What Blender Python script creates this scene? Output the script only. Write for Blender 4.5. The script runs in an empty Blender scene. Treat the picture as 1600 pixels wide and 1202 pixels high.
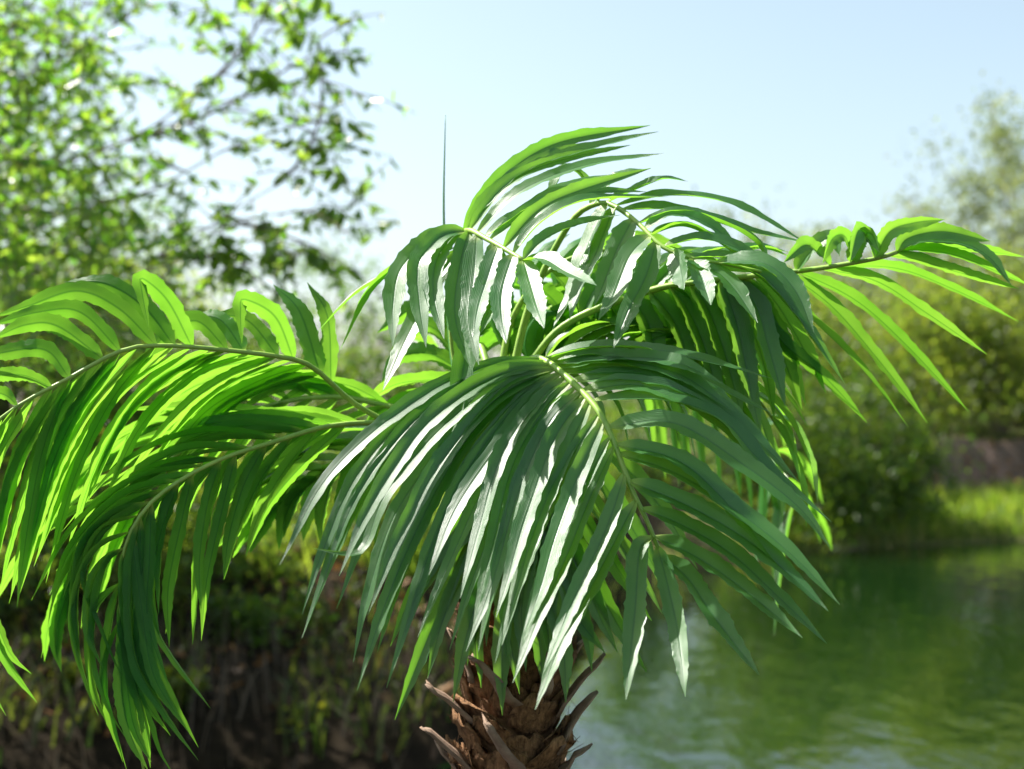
import bpy, math, random
import numpy as np
from mathutils import Vector, Matrix, noise

rnd = random.Random(7)
nr = np.random.default_rng(11)
S = bpy.context.scene
C = S.collection

# ------------------------------------------------------------------ camera
F = 2222.0                       # focal length in photograph pixels (1600 wide)
CAMZ = 1.6
PITCH = math.radians(1.26)
cd = bpy.data.cameras.new('camera')
cam = bpy.data.objects.new('camera', cd)
C.objects.link(cam)
cd.lens = 50.0
cd.sensor_width = 36.0
cd.clip_start = 0.05
cd.clip_end = 2000
cam.location = (0, 0, CAMZ)
cam.rotation_euler = (math.radians(90) + PITCH, 0, 0)
cd.dof.use_dof = True
cd.dof.focus_distance = 2.2
cd.dof.aperture_fstop = 3.1
S.camera = cam

# ------------------------------------------------------------------ sky, sun, exposure
SUN_EL, SUN_AZ = 53.0, -65.0     # degrees; azimuth from +Y (view direction) towards +X
sd = Vector((math.sin(math.radians(SUN_AZ)) * math.cos(math.radians(SUN_EL)),
             math.cos(math.radians(SUN_AZ)) * math.cos(math.radians(SUN_EL)),
             math.sin(math.radians(SUN_EL))))
W = bpy.data.worlds.new('World')
S.world = W
W.use_nodes = True
wn = W.node_tree
bg = wn.nodes['Background']
sky = wn.nodes.new('ShaderNodeTexSky')
sky.sky_type = 'NISHITA'
sky.sun_disc = False
sky.sun_elevation = math.radians(SUN_EL)
sky.sun_rotation = math.radians(SUN_AZ)
sky.air_density = 1.0
sky.dust_density = 1.8
sky.ozone_density = 1.0
bg.inputs[1].default_value = 0.080
pale = wn.nodes.new('ShaderNodeHueSaturation')
pale.inputs['Saturation'].default_value = 0.72
pale.inputs['Hue'].default_value = 0.478
wn.links.new(sky.outputs[0], pale.inputs['Color'])
wn.links.new(pale.outputs[0], bg.inputs[0])
sl = bpy.data.lights.new('sun', 'SUN')
sl.energy = 5.0
sl.angle = math.radians(0.55)
sl.color = (1.0, 0.955, 0.88)
sun = bpy.data.objects.new('sun', sl)
C.objects.link(sun)
sun.rotation_euler = sd.to_track_quat('Z', 'Y').to_euler()
S.view_settings.view_transform = 'Standard'
S.view_settings.look = 'None'
S.view_settings.gamma = 1.0
S.view_settings.exposure = 1.44
S.view_settings.use_curve_mapping = False
S.render.engine = 'CYCLES'
S.cycles.use_denoising = True
S.cycles.max_bounces = 10
S.cycles.transmission_bounces = 8
S.cycles.diffuse_bounces = 5
S.cycles.sample_clamp_indirect = 8.0


# ------------------------------------------------------------------ helpers
def P(px, py, Y):
    """photograph pixel + distance -> world point"""
    r, u = (px - 800.0) / F, (601.0 - py) / F
    d = Vector((r, math.cos(PITCH) - u * math.sin(PITCH), math.sin(PITCH) + u * math.cos(PITCH)))
    d *= Y / d.y
    return Vector((d.x, d.y, d.z + CAMZ))


def mat(name):
    m = bpy.data.materials.new(name)
    m.use_nodes = True
    nt = m.node_tree
    b = nt.nodes['Principled BSDF']
    return m, nt, b, nt.nodes['Material Output']


def ramp(nt, src, stops):
    r = nt.nodes.new('ShaderNodeValToRGB')
    el = r.color_ramp.elements
    while len(el) < len(stops):
        el.new(0.5)
    for e, (p, c) in zip(el, stops):
        e.position = p
        e.color = (*c, 1)
    nt.links.new(src, r.inputs[0])
    return r.outputs[0]


def tex_noise(nt, scale, detail=3.0, vec=None, rough=0.55):
    n = nt.nodes.new('ShaderNodeTexNoise')
    n.inputs['Scale'].default_value = scale
    n.inputs['Detail'].default_value = detail
    n.inputs['Roughness'].default_value = rough
    if vec is not None:
        nt.links.new(vec, n.inputs['Vector'])
    return n.outputs[0]


def bump(nt, b, h, strength, dist):
    bn = nt.nodes.new('ShaderNodeBump')
    bn.inputs['Strength'].default_value = strength
    bn.inputs['Distance'].default_value = dist
    nt.links.new(h, bn.inputs['Height'])
    nt.links.new(bn.outputs[0], b.inputs['Normal'])
    return bn.outputs[0]


def math_node(nt, op, a, b=None):
    n = nt.nodes.new('ShaderNodeMath')
    n.operation = op
    for i, v in enumerate((a, b)):
        if v is None:
            continue
        if isinstance(v, (int, float)):
            n.inputs[i].default_value = v
        else:
            nt.links.new(v, n.inputs[i])
    return n.outputs[0]


def leaf_material(name, c0, c1, t0, t1, fac, rough=0.5, spec=0.4):
    """foliage of many small leaves: colour differs from leaf to leaf"""
    m, nt, b, out = mat(name)
    g = nt.nodes.new('ShaderNodeNewGeometry')
    rp = g.outputs['Random Per Island']
    nt.links.new(ramp(nt, rp, [(0, c0), (1, c1)]), b.inputs['Base Color'])
    b.inputs['Roughness'].default_value = rough
    b.inputs['Specular IOR Level'].default_value = spec
    tr = nt.nodes.new('ShaderNodeBsdfTranslucent')
    nt.links.new(ramp(nt, rp, [(0, t0), (1, t1)]), tr.inputs[0])
    mx = nt.nodes.new('ShaderNodeMixShader')
    mx.inputs[0].default_value = fac
    nt.links.new(b.outputs[0], mx.inputs[1])
    nt.links.new(tr.outputs[0], mx.inputs[2])
    nt.links.new(mx.outputs[0], out.inputs[0])
    return m


def obj(name, verts, faces, m, parent=None, smooth=False, uvs=None):
    me = bpy.data.meshes.new(name)
    me.from_pydata([tuple(v) for v in verts], [], faces)
    if uvs is not None:
        ul = me.uv_layers.new(name='UVMap')
        li = np.empty(len(me.loops), dtype=np.int32)
        me.loops.foreach_get('vertex_index', li)
        ul.data.foreach_set('uv', np.asarray(uvs, dtype=np.float32)[li].ravel())
    if smooth:
        me.polygons.foreach_set('use_smooth', [True] * len(me.polygons))
    me.materials.append(m)
    o = bpy.data.objects.new(name, me)
    C.objects.link(o)
    if parent is not None:
        attach(o, parent)
    return o


def world_loc(o):
    v = Vector((0, 0, 0))
    while o is not None:
        v += o.location
        o = o.parent
    return v


def attach(o, parent):
    """the meshes are written in world coordinates; cancel the parent's offset"""
    o.parent = parent
    o.location = -world_loc(parent)


def thing(name, label, cat, loc, group=None):
    o = bpy.data.objects.new(name, None)
    o.empty_display_size = 0.1
    o.location = loc
    C.objects.link(o)
    return tag(o, label, cat, group)


def tag(o, label, cat, group=None):
    o['label'] = label
    o['category'] = cat
    if group:
        o['group'] = group
    return o


def kind(o, k, label=None):
    o['kind'] = k
    if label:
        o['label'] = label
    return o


def catmull(pts, n):
    """n+1 points at even arc length on a smooth curve through pts"""
    pts = [Vector(p) for p in pts]
    p = [2 * pts[0] - pts[1]] + pts + [2 * pts[-1] - pts[-2]]
    dense = []
    for i in range(1, len(p) - 2):
        for k in range(14):
            t = k / 14.0
            a, b, c, d = p[i - 1], p[i], p[i + 1], p[i + 2]
            dense.append(0.5 * ((2 * b) + (c - a) * t + (2 * a - 5 * b + 4 * c - d) * t * t + (3 * b - a - 3 * c + d) * t ** 3))
    dense.append(pts[-1])
    acc = [0.0]
    for i in range(1, len(dense)):
        acc.append(acc[-1] + (dense[i] - dense[i - 1]).length)
    out, j = [], 0
    for k in range(n + 1):
        s = acc[-1] * k / n
        while j < len(acc) - 2 and acc[j + 1] < s:
            j += 1
        f = (s - acc[j]) / max(1e-9, acc[j + 1] - acc[j])
        out.append(dense[j].lerp(dense[j + 1], min(1, max(0, f))))
    return out


def tube(pts, radii, sides=7, vs=None, fs=None):
    """append a tapered tube along pts"""
    vs = [] if vs is None else vs
    fs = [] if fs is None else fs
    b0 = len(vs)
    n = len(pts)
    ref = None
    for i in range(n):
        t = (pts[min(n - 1, i + 1)] - pts[max(0, i - 1)]).normalized()
        if ref is None:
            ref = t.orthogonal().normalized()
        ref = (ref - t * ref.dot(t)).normalized()
        q = t.cross(ref)
        for k in range(sides):
            a = 2 * math.pi * k / sides
            vs.append(pts[i] + (ref * math.cos(a) + q * math.sin(a)) * radii[i])
    for i in range(n - 1):
        for k in range(sides):
            k2 = (k + 1) % sides
            fs.append((b0 + i * sides + k, b0 + i * sides + k2, b0 + (i + 1) * sides + k2, b0 + (i + 1) * sides + k))
    fs.append(tuple(b0 + k for k in reversed(range(sides))))
    fs.append(tuple(b0 + (n - 1) * sides + k for k in range(sides)))
    return vs, fs


def leaf_cloud(name, pos, direc, length, width, m, parent=None, fold=0.25):
    """many small pointed leaves, each folded on its midrib, as one mesh"""
    n = len(pos)
    d = direc / np.linalg.norm(direc, axis=1, keepdims=True)
    r = nr.normal(size=(n, 3))
    w = np.cross(d, r)
    w /= np.linalg.norm(w, axis=1, keepdims=True) + 1e-9
    u = np.cross(w, d)
    L = length[:, None]
    B = width[:, None] * 0.5
    v = np.empty((n, 6, 3))
    v[:, 0] = pos
    v[:, 1] = pos + d * L * 0.28 + w * B * 0.95 + u * B * fold
    v[:, 2] = pos + d * L * 0.65 + w * B * 0.8 + u * B * fold - u * L * 0.06
    v[:, 3] = pos + d * L - u * L * 0.16
    v[:, 4] = pos + d * L * 0.65 - w * B * 0.8 + u * B * fold - u * L * 0.06
    v[:, 5] = pos + d * L * 0.28 - w * B * 0.95 + u * B * fold
    base = (np.arange(n) * 6)[:, None]
    f = np.concatenate([base + np.array([[0, 1, 2, 3]]), base + np.array([[0, 3, 4, 5]])], axis=1).reshape(-1)
    me = bpy.data.meshes.new(name)
    me.vertices.add(n * 6)
    me.vertices.foreach_set('co', v.reshape(-1).astype(np.float32))
    me.loops.add(n * 8)
    me.loops.foreach_set('vertex_index', f.astype(np.int32))
    me.polygons.add(n * 2)
    me.polygons.foreach_set('loop_start', (np.arange(n * 2) * 4).astype(np.int32))
    me.polygons.foreach_set('loop_total', np.full(n * 2, 4, dtype=np.int32))
    me.update(calc_edges=True)
    me.validate()
    me.materials.append(m)
    o = bpy.data.objects.new(name, me)
    C.objects.link(o)
    if parent is not None:
        attach(o, parent)
    return o


# ------------------------------------------------------------------ materials
def palm_leaf_material():
    m, nt, b, out = mat('palm_leaflet')
    uv = nt.nodes.new('ShaderNodeUVMap')
    sep = nt.nodes.new('ShaderNodeSeparateXYZ')
    nt.links.new(uv.outputs[0], sep.inputs[0])
    tc = nt.nodes.new('ShaderNodeTexCoord')
    oi = nt.nodes.new('ShaderNodeObjectInfo')
    n1 = tex_noise(nt, 22, 4, tc.outputs['Object'])
    n2 = tex_noise(nt, 320, 2, tc.outputs['Object'])
    mpu = nt.nodes.new('ShaderNodeMapping')
    mpu.inputs['Scale'].default_value = (6, 7, 1)
    nt.links.new(uv.outputs[0], mpu.inputs['Vector'])
    va = nt.nodes.new('ShaderNodeVectorMath')
    va.operation = 'ADD'
    nt.links.new(mpu.outputs[0], va.inputs[0])
    cx = nt.nodes.new('ShaderNodeCombineXYZ')
    nt.links.new(math_node(nt, 'MULTIPLY', oi.outputs['Random'], 173.0), cx.inputs[0])
    nt.links.new(math_node(nt, 'MULTIPLY', oi.outputs['Random'], 61.0), cx.inputs[2])
    nt.links.new(cx.outputs[0], va.inputs[1])
    rr = math_node(nt, 'ADD', math_node(nt, 'MULTIPLY', n1, 0.7), math_node(nt, 'MULTIPLY', oi.outputs['Random'], 0.45))
    col = ramp(nt, rr, [(0.2, (0.018, 0.090, 0.020)), (0.55, (0.029, 0.125, 0.026)), (0.9, (0.048, 0.165, 0.032))])
    joint = nt.nodes.new('ShaderNodeMapRange')
    joint.inputs['From Min'].default_value = 0.025
    joint.inputs['From Max'].default_value = 0.075
    joint.inputs['To Min'].default_value = 1.0
    joint.inputs['To Max'].default_value = 0.0
    nt.links.new(sep.outputs[1], joint.inputs['Value'])
    mj = nt.nodes.new('ShaderNodeMix')
    mj.data_type = 'RGBA'
    nt.links.new(joint.outputs[0], mj.inputs['Factor'])
    nt.links.new(col, mj.inputs['A'])
    mj.inputs['B'].default_value = (0.30, 0.40, 0.07, 1)
    nt.links.new(mj.outputs['Result'], b.inputs['Base Color'])
    # weave and veins: fine relief
    st = math_node(nt, 'SINE', math_node(nt, 'MULTIPLY', sep.outputs[0], 95.0))
    mid = math_node(nt, 'ABSOLUTE', math_node(nt, 'SUBTRACT', sep.outputs[0], 0.5))
    rib = nt.nodes.new('ShaderNodeMapRange')
    rib.inputs['From Min'].default_value = 0.0
    rib.inputs['From Max'].default_value = 0.085
    rib.inputs['To Min'].default_value = 1.0
    rib.inputs['To Max'].default_value = 0.0
    nt.links.new(mid, rib.inputs['Value'])
    h = math_node(nt, 'ADD', math_node(nt, 'MULTIPLY', st, 0.2), math_node(nt, 'MULTIPLY', n2, 0.35))
    h = math_node(nt, 'ADD', h, math_node(nt, 'MULTIPLY', tex_noise(nt, 1.0, 1, va.outputs[0]), 0.8))
    h = math_node(nt, 'SUBTRACT', h, math_node(nt, 'MULTIPLY', rib.outputs[0], 0.8))
    nrm = bump(nt, b, h, 0.45, 0.0018)
    nt.links.new(ramp(nt, n1, [(0.3, (0.36,) * 3), (0.75, (0.44,) * 3)]), b.inputs['Roughness'])
    # the underside is duller than the glossy upper side
    geo = nt.nodes.new('ShaderNodeNewGeometry')
    bf = geo.outputs['Backfacing']
    nt.links.new(math_node(nt, 'MULTIPLY', math_node(nt, 'SUBTRACT', 1.0, bf), 0.3), b.inputs['Coat Weight'])
    nt.links.new(math_node(nt, 'SUBTRACT', 0.8, math_node(nt, 'MULTIPLY', bf, 0.6)), b.inputs['Specular IOR Level'])
    b.inputs['Coat Roughness'].default_value = 0.36
    b.inputs['Coat IOR'].default_value = 1.6
    tr = nt.nodes.new('ShaderNodeBsdfTranslucent')
    tcol = ramp(nt, rr, [(0.2, (0.23, 0.63, 0.030)), (0.9, (0.37, 0.75, 0.055))])
    mixc = nt.nodes.new('ShaderNodeMix')
    mixc.data_type = 'RGBA'
    nt.links.new(math_node(nt, 'MULTIPLY', rib.outputs[0], 0.75), mixc.inputs['Factor'])
    nt.links.new(tcol, mixc.inputs['A'])
    mixc.inputs['B'].default_value = (0.06, 0.25, 0.02, 1)
    nt.links.new(mixc.outputs['Result'], tr.inputs[0])
    mx = nt.nodes.new('ShaderNodeMixShader')
    mx.inputs[0].default_value = 0.40
    nt.links.new(b.outputs[0], mx.inputs[1])
    nt.links.new(tr.outputs[0], mx.inputs[2])
    nt.links.new(mx.outputs[0], out.inputs[0])
    return m


def simple(name, c0, c1, scale, rough, bscale=None, bstr=0.5, bdist=0.01, spec=0.4):
    m, nt, b, out = mat(name)
    tc = nt.nodes.new('ShaderNodeTexCoord')
    n = tex_noise(nt, scale, 5, tc.outputs['Object'], 0.65)
    nt.links.new(ramp(nt, n, [(0.32, c0), (0.68, c1)]), b.inputs['Base Color'])
    b.inputs['Roughness'].default_value = rough
    b.inputs['Specular IOR Level'].default_value = spec
    if bscale:
        bump(nt, b, tex_noise(nt, bscale, 4, tc.outputs['Object'], 0.7), bstr, bdist)
    return m


M_LEAF = palm_leaf_material()
M_RACHIS = simple('palm_stem', (0.18, 0.32, 0.055), (0.32, 0.46, 0.09), 30, 0.4, 200, 0.3, 0.001)
M_SPEAR = simple('spear_green', (0.045, 0.17, 0.04), (0.08, 0.24, 0.05), 30, 0.45)
M_FIBRE = simple('palm_fibre', (0.10, 0.045, 0.018), (0.22, 0.11, 0.045), 34, 0.85, 160, 0.9, 0.004)


def fibrous(name, c0, c1):
    m, nt, b, out = mat(name)
    tc = nt.nodes.new('ShaderNodeTexCoord')
    mp = nt.nodes.new('ShaderNodeMapping')
    mp.inputs['Scale'].default_value = (150, 150, 16)
    nt.links.new(tc.outputs['Object'], mp.inputs['Vector'])
    fib = tex_noise(nt, 1.0, 5, mp.outputs[0], 0.7)
    big = tex_noise(nt, 28, 4, tc.outputs['Object'], 0.7)
    v = math_node(nt, 'ADD', math_node(nt, 'MULTIPLY', fib, 0.55), math_node(nt, 'MULTIPLY', big, 0.5))
    nt.links.new(ramp(nt, v, [(0.38, c0), (0.68, c1)]), b.inputs['Base Color'])
    b.inputs['Roughness'].default_value = 0.9
    b.inputs['Specular IOR Level'].default_value = 0.2
    bump(nt, b, math_node(nt, 'ADD', math_node(nt, 'MULTIPLY', fib, 1.0), math_node(nt, 'MULTIPLY', big, 1.2)), 1.0, 0.006)
    return m


M_SCALE = fibrous('bark_scale', (0.035, 0.017, 0.008), (0.40, 0.215, 0.105))
M_STUB = simple('leaf_stub', (0.17, 0.11, 0.075), (0.30, 0.205, 0.145), 40, 0.8, 150, 0.8, 0.002)
M_BARK = simple('grey_bark', (0.10, 0.075, 0.05), (0.22, 0.17, 0.12), 14, 0.85, 40, 0.7, 0.01)
M_TWIG = simple('brown_twig', (0.22, 0.18, 0.11), (0.36, 0.29, 0.19), 10, 0.8)
M_DRY = leaf_material('dry_stalk', (0.03, 0.022, 0.014), (0.13, 0.095, 0.06), (0.06, 0.04, 0.02), (0.14, 0.1, 0.05), 0.15, 0.7)
M_TREELEAF = leaf_material('tree_leaf', (0.05, 0.11, 0.02), (0.10, 0.15, 0.03), (0.20, 0.52, 0.03), (0.50, 0.72, 0.06), 0.54, 0.32, 0.7)
M_SHRUB_A = leaf_material('shrub_leaf_olive', (0.07, 0.11, 0.018), (0.12, 0.15, 0.03), (0.24, 0.42, 0.03), (0.48, 0.56, 0.05), 0.48, 0.4)
M_SHRUB_B = leaf_material('shrub_leaf_deep', (0.026, 0.070, 0.010), (0.060, 0.10, 0.016), (0.11, 0.28, 0.015), (0.30, 0.42, 0.025), 0.42, 0.42)
M_SHRUB_C = leaf_material('shrub_leaf_pale', (0.10, 0.15, 0.05), (0.17, 0.20, 0.08), (0.32, 0.44, 0.12), (0.48, 0.52, 0.18), 0.42, 0.5)
M_WEED = leaf_material('weed_leaf', (0.06, 0.11, 0.015), (0.14, 0.18, 0.02), (0.30, 0.42, 0.02), (0.60, 0.60, 0.04), 0.45, 0.35, 0.6)
M_GRASS = leaf_material('grass_blade', (0.05, 0.11, 0.015), (0.13, 0.17, 0.03), (0.28, 0.52, 0.03), (0.55, 0.66, 0.06), 0.5, 0.45)
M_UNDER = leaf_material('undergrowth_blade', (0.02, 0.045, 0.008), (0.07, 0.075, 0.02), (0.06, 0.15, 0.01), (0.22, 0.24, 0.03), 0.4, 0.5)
M_REED = leaf_material('reed_blade', (0.06, 0.11, 0.02), (0.22, 0.19, 0.07), (0.20, 0.36, 0.03), (0.38, 0.40, 0.08), 0.38, 0.5)
M_FALLEN = leaf_material('fallen_leaf', (0.015, 0.010, 0.006), (0.34, 0.16, 0.05), (0.1, 0.05, 0.02), (0.4, 0.2, 0.05), 0.12, 0.6)


def ground_material():
    m, nt, b, out = mat('ground')
    tc = nt.nodes.new('ShaderNodeTexCoord')
    g = nt.nodes.new('ShaderNodeNewGeometry')
    sep = nt.nodes.new('ShaderNodeSeparateXYZ')
    nt.links.new(g.outputs['True Normal'], sep.inputs[0])
    sp = nt.nodes.new('ShaderNodeSeparateXYZ')
    nt.links.new(tc.outputs['Object'], sp.inputs[0])
    n1 = tex_noise(nt, 2.3, 6, tc.outputs['Object'], 0.7)
    n2 = tex_noise(nt, 9, 5, tc.outputs['Object'], 0.7)
    soil_l = ramp(nt, n2, [(0.3, (0.007, 0.005, 0.003)), (0.75, (0.026, 0.019, 0.010))])  # dark earth, blackened further in colour for the bank's shade
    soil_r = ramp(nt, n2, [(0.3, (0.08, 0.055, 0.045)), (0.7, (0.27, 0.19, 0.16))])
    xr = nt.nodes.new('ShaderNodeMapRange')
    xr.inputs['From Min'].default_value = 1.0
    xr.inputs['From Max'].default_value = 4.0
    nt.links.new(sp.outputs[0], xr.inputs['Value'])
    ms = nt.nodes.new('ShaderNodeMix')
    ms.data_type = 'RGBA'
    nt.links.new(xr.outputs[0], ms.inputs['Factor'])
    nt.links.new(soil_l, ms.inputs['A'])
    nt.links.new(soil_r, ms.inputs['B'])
    turf = ramp(nt, n1, [(0.3, (0.05, 0.075, 0.018)), (0.55, (0.09, 0.11, 0.03)), (0.8, (0.19, 0.15, 0.08))])
    mr = nt.nodes.new('ShaderNodeMapRange')
    mr.inputs['From Min'].default_value = 0.80
    mr.inputs['From Max'].default_value = 0.95
    nt.links.new(sep.outputs[2], mr.inputs['Value'])
    mg = nt.nodes.new('ShaderNodeMix')
    mg.data_type = 'RGBA'
    yy = math_node(nt, 'ADD', sp.outputs[1], math_node(nt, 'MULTIPLY', n1, 2.5))
    bare = nt.nodes.new('ShaderNodeMapRange')
    bare.inputs['From Min'].default_value = 11.3
    bare.inputs['From Max'].default_value = 12.3
    nt.links.new(yy, bare.inputs['Value'])
    keep = math_node(nt, 'MAXIMUM', bare.outputs[0], xr.outputs[0])
    nt.links.new(math_node(nt, 'MULTIPLY', mr.outputs[0], keep), mg.inputs['Factor'])
    nt.links.new(ms.outputs['Result'], mg.inputs['A'])
    nt.links.new(turf, mg.inputs['B'])
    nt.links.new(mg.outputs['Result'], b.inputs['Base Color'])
    b.inputs['Roughness'].default_value = 0.95
    b.inputs['Specular IOR Level'].default_value = 0.08
    bump(nt, b, n2, 0.7, 0.06)
    return m


def water_material():
    m, nt, b, out = mat('water')
    b.inputs['Base Color'].default_value = (0.004, 0.015, 0.003, 1)
    b.inputs['Roughness'].default_value = 0.03
    b.inputs['IOR'].default_value = 1.5
    b.inputs['Specular IOR Level'].default_value = 0.5
    tc = nt.nodes.new('ShaderNodeTexCoord')
    mp = nt.nodes.new('ShaderNodeMapping')
    mp.inputs['Scale'].default_value = (1.0, 0.6, 1.0)
    nt.links.new(tc.outputs['Object'], mp.inputs['Vector'])
    h = math_node(nt, 'ADD', tex_noise(nt, 2.6, 2, mp.outputs[0]), math_node(nt, 'MULTIPLY', tex_noise(nt, 9.0, 2, mp.outputs[0]), 0.24))
    bump(nt, b, h, 0.30, 0.045)
    return m


# ------------------------------------------------------------------ terrain and water
WATER_Z = -0.25
SX = [-400, -9, -3, -0.6, 0.1, 0.5, 1.0, 1.9, 3.0, 6.0, 12, 400]
SY = [7.0, 7.0, 7.1, 7.3, 8.4, 11.5, 14.0, 16.4, 18.5, 20.5, 22.0, 30]


def shore(x):
    return float(np.interp(x, SX, SY)) + (0.25 if x > 0.3 else 0.55) * noise.noise(Vector((x * 0.9, 3.1, 0))) + (0.0 if x > 0.3 else 0.22 * noise.noise(Vector((x * 2.7, 7.1, 0))))


def height(x, y):
    d = y - shore(x)
    near = -(y - 4.3)                       # >0 on the bank in front of the pond
    if near > -1.2 and d < 0:
        t = min(1, max(0, (near + 0.9) / 0.9))
        return -1.0 + t * t * (3 - 2 * t) * 1.0 + 0.02 * noise.noise(Vector((x * 2, y * 2, 0)))
    w = min(1, max(0, (x - 0.0) / 4.0))     # 0 on the steep left bank, 1 on the gentle far bank
    if d < 0:
        return max(-1.0, WATER_Z + d * 0.9)
    nz = 0.16 * noise.noise(Vector((x * 1.1, y * 1.1, 5))) + 0.07 * noise.noise(Vector((x * 3.7, y * 3.7, 9)))
    left = WATER_Z + 0.22 * min(1, d / 0.25) + 0.14 * min(3.2, max(0, d - 0.25)) + 0.25 * min(1, max(0, d - 2.0 - 0.9 * noise.noise(Vector((x * 1.4, 4.0, 2)))) / 1.1) + 0.07 * min(12, max(0, d - 3.4)) + nz * min(1, d)
    right = WATER_Z + 0.15 * min(3.2, d) + 1.0 * min(1, max(0, d - 3.2) / 0.6) + 0.06 * min(20, max(0, d - 3.8)) + nz * min(1, d) * 0.8
    return left * (1 - w) + right * w


def build_ground():
    xs = np.concatenate([[-700, -300, -120, -60, -30, -20], np.arange(-14, 16.01, 0.22), [20, 30, 60, 120, 300, 700]])
    ys = np.concatenate([[-60, -20, -8, -4], np.arange(-2, 8, 0.5), np.arange(8, 30, 0.2), [32, 36, 42, 60, 100, 200, 500, 1200]])
    vs = [(x, y, height(float(x), float(y))) for y in ys for x in xs]
    nx = len(xs)
    fs = [(j * nx + i, j * nx + i + 1, (j + 1) * nx + i + 1, (j + 1) * nx + i) for j in range(len(ys) - 1) for i in range(nx - 1)]
    g = obj('ground', vs, fs, ground_material(), smooth=True)
    kind(g, 'structure', 'earth and turf banks around the pond')


build_ground()
wx = [-40, 60]
wv = [(-60, 3.6, WATER_Z), (90, 3.6, WATER_Z), (90, 40, WATER_Z), (-60, 40, WATER_Z)]
kind(obj('water', wv, [(0, 1, 2, 3)], water_material()), 'structure', 'still green pond mirroring the shrubs and the sky')


# ------------------------------------------------------------------ trees and shrubs
def shrub(name, label, cat, group, x, y, r, h, m, n, leaf, stems=7, base=0.0, sparse=0.0, clumps=60):
    """a multi-stemmed bush: stems, side twigs and clumps of leaves at their ends"""
    z = height(x, y) - 0.03
    root = thing(name, label, cat, (x, y, z), group)
    sv, sf = [], []
    tips = []
    for i in range(stems):
        a = rnd.uniform(0, 2 * math.pi)
        k = rnd.uniform(0.15, 1.0)
        top = Vector((x + math.cos(a) * r * k, y + math.sin(a) * r * k, z + h * rnd.uniform(0.7, 1.0) * (1 - 0.3 * k * (1 - sparse))))
        b0 = Vector((x + rnd.uniform(-.12, .12) * r, y + rnd.uniform(-.12, .12) * r, z))
        midp = b0.lerp(top, 0.5) + Vector((rnd.uniform(-.1, .1) * r, rnd.uniform(-.1, .1) * r, 0.12 * h))
        p = catmull([b0, midp, top], 8)
        rad = (0.012 - 0.0065 * min(1, sparse)) * h
        tube(p, [rad * (1 - 0.85 * q / 8) for q in range(9)], 5, sv, sf)
        for q in range(2, 9):
            for _ in range(2):
                d = Vector((rnd.gauss(0, 1), rnd.gauss(0, 1), rnd.uniform(-0.2, 0.9))).normalized() * rnd.uniform(0.12, 0.45) * r * (1.15 - q / 9)
                e = p[q] + d
                tube([p[q], p[q].lerp(e, 0.5) + Vector((0, 0, 0.02 * h)), e], [rad * 0.3, rad * 0.2, rad * 0.1], 4, sv, sf)
                tips.append(e)
        tips.append(top)
    obj('stem', sv, sf, M_TWIG if sparse > 0.3 else M_BARK, root)
    # clumps: at the twig ends and over the bush's outer shell
    cs = []
    for _ in range(clumps):
        if rnd.random() < 0.5 + 0.5 * sparse:
            t = rnd.choice(tips)
            cs.append((t.x, t.y, t.z))
        else:
            a, q = rnd.uniform(0, 2 * math.pi), rnd.uniform(-0.15, 1)
            rr = r * math.sqrt(max(0, 1 - max(0, q) ** 2)) * rnd.uniform(0.55, 1.0)
            cs.append((x + math.cos(a) * rr, y + math.sin(a) * rr, z + base + (h - base) * (0.12 + 0.85 * max(0, q))))
    cs = np.array(cs)
    idx = nr.integers(0, len(cs), n)
    cr = nr.uniform(0.09, 0.24, len(cs)) * r
    pos = cs[idx] + nr.normal(size=(n, 3)) * cr[idx][:, None] * np.array([1, 1, 0.75])
    pos[:, 2] = np.maximum(pos[:, 2], z + 0.04)
    d = nr.normal(size=(n, 3)) + np.array([0, 0, 0.25])
    L = leaf * nr.uniform(0.6, 1.3, n)
    leaf_cloud('crown', pos, d, L, L * 0.45, m, root)
    return root


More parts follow.
